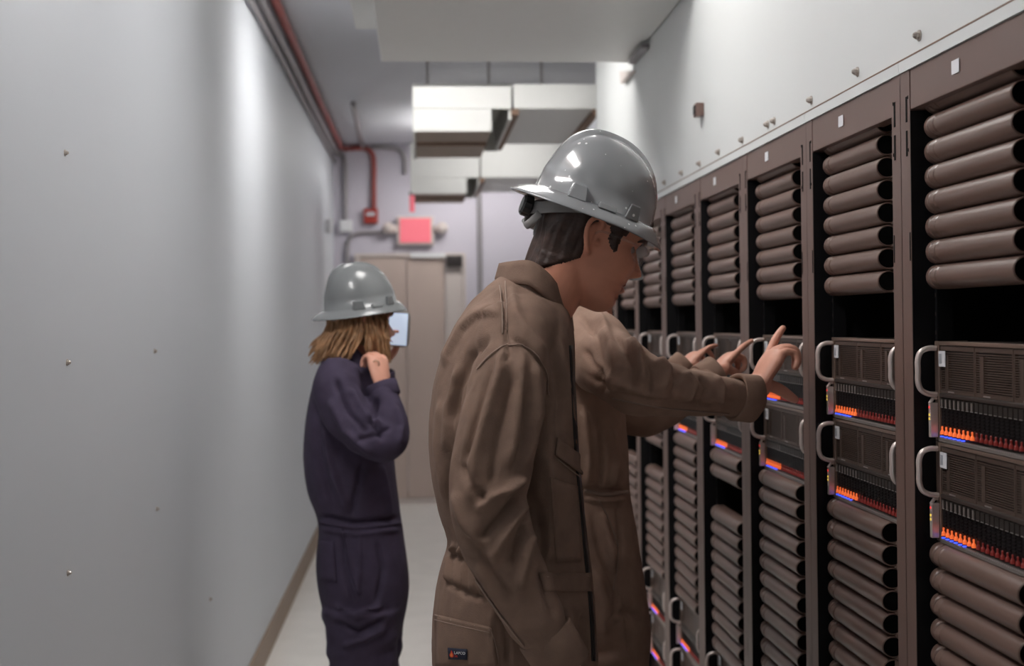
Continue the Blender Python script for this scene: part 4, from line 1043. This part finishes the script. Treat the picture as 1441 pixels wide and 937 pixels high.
legs_into(mb, hip4, [A3((.45, 3.53, .48)), A3((.46, 3.73, .48))], [A3((.43, 3.53, .10)), A3((.45, 3.74, .10))], [.115, .10, .085, .078, .086], 29)
cv = remesh(mb, .008, 3); rumple(cv, .004, (8, 8, 4), 17); co4 = place(cv, 'coverall', MT['cloth2'], p4)
cuff(P(950, 530, 3.425), P(967, 515, 3.435), .040, co4, MT['cloth2'])
R4 = frame(math.radians(12), math.radians(20), 0); EC4 = A3(P(826, 384, Y4))
mb = head_mb(EC4, R4); ear_mb(mb, EC4, R4); L4 = lambda f, s, u: EC4 + R4 @ A3([f, s, u])
mb.tube([A3(P(822, 500, Y4)), A3(P(824, 452, Y4)), L4(-.028, 0, -.09), L4(-.02, 0, -.03)], [.068, .062, .056, .054], 20, smooth=5)
mb.tube([A3(P(824, 480, Y4)), A3(P(826, 640, Y4)), A3(P(828, 820, Y4))], [.07, .08, .08], 14)
for pts in ([(828, 478, 3.54), (895, 550, 3.41), (966, 516, 3.435)], [(828, 480, 3.7), (838, 595, 3.79), (860, 712, 3.77)]):
    mb.tube([A3(P(825, 475, Y4))]+[A3(P(*p)) for p in pts], [.04, .03, .022, .024], 14, smooth=3)
for h, kx in zip(hip4, ((.45, 3.53), (.46, 3.73))): mb.tube([h, A3((kx[0], kx[1], .5)), A3((kx[0]-.02, kx[1], .12))], [.06, .045, .04], 12)
Wq = A3(P(958, 521, 3.44)); Kq = A3(P(976, 506, 3.45))
mb.tube([A3(P(950, 530, 3.425)), Wq, Wq+(Kq-Wq)*.3], [.026, .027, .03], 16, smooth=3)
hand_mb(mb, Wq, A3([.62, .55, .5]), (.45, .1, -.85), -1, [(.05, .25, .15), (.25, .9, .5), (.6, 1.0, .6), (.8, 1.2, .7)], k=.78, thumb=((.6, .2, .7), (.75, -.1, .5)))
hand_mb(mb, P(861, 715, 3.77), (.15, 0, -1), (0.1, -1, 0), 1, rel)
bm4 = remesh(mb, .0036, 2); place(bm4, 'body', MT['skin2'], p4); eyes(EC4, R4, p4)
hair_cap(EC4, R4, p4, MT['hair'], lambda f, s, u: (f < -.022 and u > -.085) or (u > .03 and f < .055) or (u > .06), grow=.006)
hat(EC4 + R4 @ A3([0, 0, .05]), R4, p4, MT['hat2'], 1.0)
boots(p4, feet4, math.radians(15))

# ---- the woman by the left wall --------------------------------------
Y2 = 4.1
wm = thing('person', 'woman in navy coverall and grey hard hat by the left wall, hand at chin', 'person', (-.17, 4.1, 0))
mb = MB()
mb.rings(loft_px([(472, 490, 518, 500, .062), (460, 500, 526, 514, .10), (448, 518, 536, 535, .145), (439, 550, 546, 562, .172), (431, 592, 551, 598, .178), (428, 640, 554, 640, .170), (434, 690, 559, 690, .160),
                  (446, 722, 563, 722, .150), (449, 745, 567, 745, .155), (446, 785, 573, 785, .172), (448, 820, 575, 820, .178), (455, 855, 572, 855, .170), (462, 885, 566, 885, .155)], Y2))
SLW = [(482, 522, 3.98, .060), (474, 548, 3.93, .066), (486, 580, 3.90, .066), (510, 606, 3.87, .064), (538, 622, 3.85, .058), (548, 612, 3.86, .056), (548, 590, 3.88, .052), (543, 566, 3.90, .044), (538, 548, 3.915, .038)]
tubepx(mb, SLW, seed=31, amp=.09)
tubepx(mb, [(482, 522, 4.2, .058), (478, 550, 4.27, .064), (496, 590, 4.33, .06), (525, 610, 4.35, .054), (536, 580, 4.34, .046), (536, 545, 4.31, .040), (535, 525, 4.3, .038)], seed=33)
hipw = [A3(P(510, 855, 4.02)), A3(P(516, 855, 4.19))]; feetw = [(-.17, 4.0), (-.15, 4.22)]
legs_into(mb, hipw, [A3((-.175, 4.01, .46)), A3((-.155, 4.2, .46))], [A3((-.19, 4.0, .10)), A3((-.165, 4.22, .10))], [.118, .10, .085, .078, .085], 39)
cv = remesh(mb, .0065, 3); rumple(cv, .0045, (8, 8, 4), 27)
WW = (3.6, 3.97); WB = (3.85, 4.4)
strokes(cv, [([(470, 530), (490, 580), (520, 612)], .009, -.008, WW), ([(462, 560), (486, 606), (526, 640)], .010, .009, WW), ([(490, 545), (515, 585), (540, 600)], .008, .008, WW), ([(530, 560), (524, 595), (540, 620)], .007, -.010, WW),
             ([(556, 570), (565, 600), (560, 630)], .007, .007, WW), ([(500, 620), (530, 612), (550, 600)], .007, -.007, WW),
             ([(440, 560), (450, 640), (470, 720)], .010, -.008, WB), ([(455, 600), (470, 670), (490, 725)], .010, .008, WB), ([(510, 650), (500, 700), (496, 728)], .009, -.009, WB), ([(535, 650), (545, 700), (548, 728)], .009, .007, WB),
             ([(448, 726), (500, 736), (564, 728)], .007, -.010, WB), ([(449, 744), (500, 752), (566, 744)], .006, .005, WB), ([(480, 750), (486, 800), (500, 850)], .006, -.007, WB), ([(505, 750), (506, 800), (502, 840)], .005, .006, WB),
             ([(530, 760), (540, 800), (530, 850)], .008, -.007, WB), ([(470, 850), (500, 868), (540, 850)], .009, .009, WB), ([(468, 875), (505, 890), (545, 870)], .008, -.009, WB), ([(480, 910), (510, 900), (545, 880)], .008, .008, WB)], Y2)
relax(cv, 1, .3)
cow = place(cv, 'coverall', MT['navy'], wm); bvw = bvh_of(cv)
patch_on(bvw, grid([(449, 760), (470, 762), (474, 820), (450, 818)], 8, 6), .002, .004, 'hip_pocket', MT['navy'], cow)
for pl, w, nm in (([(482, 745), (490, 790), (500, 828), (508, 836)], 1.5, 'pocket_edge'), ([(450, 734), (500, 742), (564, 736)], 5, 'waist_seam')): patch_on(bvw, band(pl, w), .0015, .003, nm, MT['navy'], cow)
collar_on([(462, 490, 4.1), (474, 484, 4.045), (496, 487, 4.02), (514, 505, 4.035), (524, 532, 4.1)], [(452, 505, 4.1), (466, 508, 4.03), (492, 515, 3.995), (514, 545, 4.01), (522, 560, 4.1)], Y2, cow, MT['navy'])
cuff(P(543, 560, 3.905), P(536, 540, 3.918), .040, cow, MT['navy'])
cuff(P(536, 545, 4.31), P(535, 522, 4.3), .040, cow, MT['navy'])
R2 = frame(math.radians(2), math.radians(28), math.radians(-2)); ECW = A3(P(508, 457, Y2)); KW = .95
mb = head_mb(ECW, R2, KW); ear_mb(mb, ECW, R2, KW); L2 = lambda f, s, u: ECW + R2 @ (A3([f, s, u])*KW)
mb.tube([A3(P(494, 530, Y2)), A3(P(496, 506, Y2)), L2(-.028, 0, -.08), L2(-.02, 0, -.03)], [.056, .052, .048, .048], 20, smooth=5)
mb.tube([A3(P(494, 530, Y2)), A3(P(500, 700, Y2)), A3(P(512, 855, Y2))], [.06, .07, .07], 14)
for pts in ([(480, 530, 3.98), (540, 620, 3.855), (537, 545, 3.915)], [(482, 530, 4.2), (525, 608, 4.35), (535, 525, 4.3)]):
    mb.tube([A3(P(490, 530, Y2))]+[A3(P(*p)) for p in pts], [.035, .026, .020, .022], 14, smooth=3)
for h, kx in zip(hipw, ((-.175, 4.01), (-.155, 4.2))): mb.tube([h, A3((kx[0], kx[1], .46)), A3((kx[0]-.015, kx[1], .12))], [.055, .042, .036], 12)
Ww = A3(P(537, 541, 3.92))
hand_mb(mb, Ww, A3(P(530, 500, 3.96))-Ww, (-.55, .75, .1), -1, [(.9, 1.2, .6), (.9, 1.25, .6), (.95, 1.25, .6), (1.0, 1.2, .6)], k=.9, thumb=((.85, .3, .3), (.9, -.1, .4)))
Wv = A3(P(530, 522, 4.3))
hand_mb(mb, Wv, A3(P(537, 484, 4.29))-Wv, (.7, -.5, .2), 1, [(.3, .6, .4), (.35, .6, .4), (.4, .65, .4), (.45, .65, .4)], k=.9, thumb=((.8, .4, .4), (.9, .1, .3)))
bmw = remesh(mb, .0034, 2); place(bmw, 'body', MT['skin2'], wm); eyes(ECW, R2, wm, KW)
hw = hat(ECW + R2 @ A3([-.006, 0, .056]), frame(math.radians(-8), math.radians(30), math.radians(1)), wm, MT['hat2'], .94, decal=True, ratchet=False)
hair = hair_cap(ECW, R2, wm, MT['blond'], lambda f, s, u: u < .072 and ((f < .0 and u > -.07) or (u > .03 and f < .07) or (u > .055)), KW, grow=.006, seed=5)
rnd = random.Random(11); mb = MB()
for i in range(260):
    a = rnd.uniform(-1, 1)*2.35; f0 = -.012-.088*math.cos(a)*.95; s0 = .082*math.sin(a)
    if f0 > .04 and rnd.random() < .3: continue
    top = np.array([f0*.90, s0*.95, .03])
    long = rnd.uniform(.095, .155) if f0 < .02 else rnd.uniform(.07, .15)
    out = unit([f0+.0, s0, 0]) if abs(f0)+abs(s0) > .01 else A3([-1, 0, 0])
    ph = rnd.uniform(0, 6.28); fl = rnd.uniform(.004, .030)
    back = A3([-.035 if f0 < -.03 else .010, 0, 0])
    pts = []
    for k in range(7):
        t = k/6; z = .028-t*long-.0*t
        p = top*A3([1, 1, 0]) + out*(.010+fl*t**1.5+.006*math.sin(t*7+ph)) + back*t**1.8 + A3([math.cos(ph), math.sin(ph), 0])*.006*math.sin(t*6+ph)
        pts.append(L2(p[0], p[1], z))
    mb.tube(pts, [r*KW for r in (.005, .006, .006, .0055, .0045, .0035, .001)], 7, smooth=3, flat=.6)
lk = place(mb.mesh('hair_locks', MT['blond']), 'hair_locks', MT['blond'], hair)
rg = MB(); fc = A3(P(529, 512, 3.925))
for q in range(1):
    rg.rings([[tuple(fc+A3([(.009+.0016*math.cos(p))*math.cos(a), (.0016*math.sin(p)), (.009+.0016*math.cos(p))*math.sin(a)])) for p in [0, 1.57, 3.14, 4.71]] for a in [2*math.pi*j/20 for j in range(20)]], closed=True)
place(rg.mesh('finger_ring', MT['ring']), 'finger_ring', MT['ring'], wm)
boots(wm, feetw, math.radians(25))
# phone held up in front of her
pc = P(561, 463, 4.27); ph = thing('phone', 'pale lit phone held up in front of the woman', 'phone', tuple(pc)); ph.rotation_euler = (0, math.radians(4), math.radians(-26))
w, h, d = .037, .055, .0045
m = MB(); Rr = []
for y in (-d, -d*.7, d*.7, d):
    k = 1 if abs(y) < d else .94
    Rr.append([(w*k*math.copysign(abs(math.cos(q))**.35, math.cos(q)), y, h*k*math.copysign(abs(math.sin(q))**.35, math.sin(q))) for q in [2*math.pi*j/40 for j in range(40)]])
m.rings(Rr).build('phone_case', MT['strap'], ph, smooth=False)
MB().box(-w*.86, w*.86, -d-.0006, -d+.0002, -h*.90, h*.90).build('phone_screen', MT['screen'], ph)
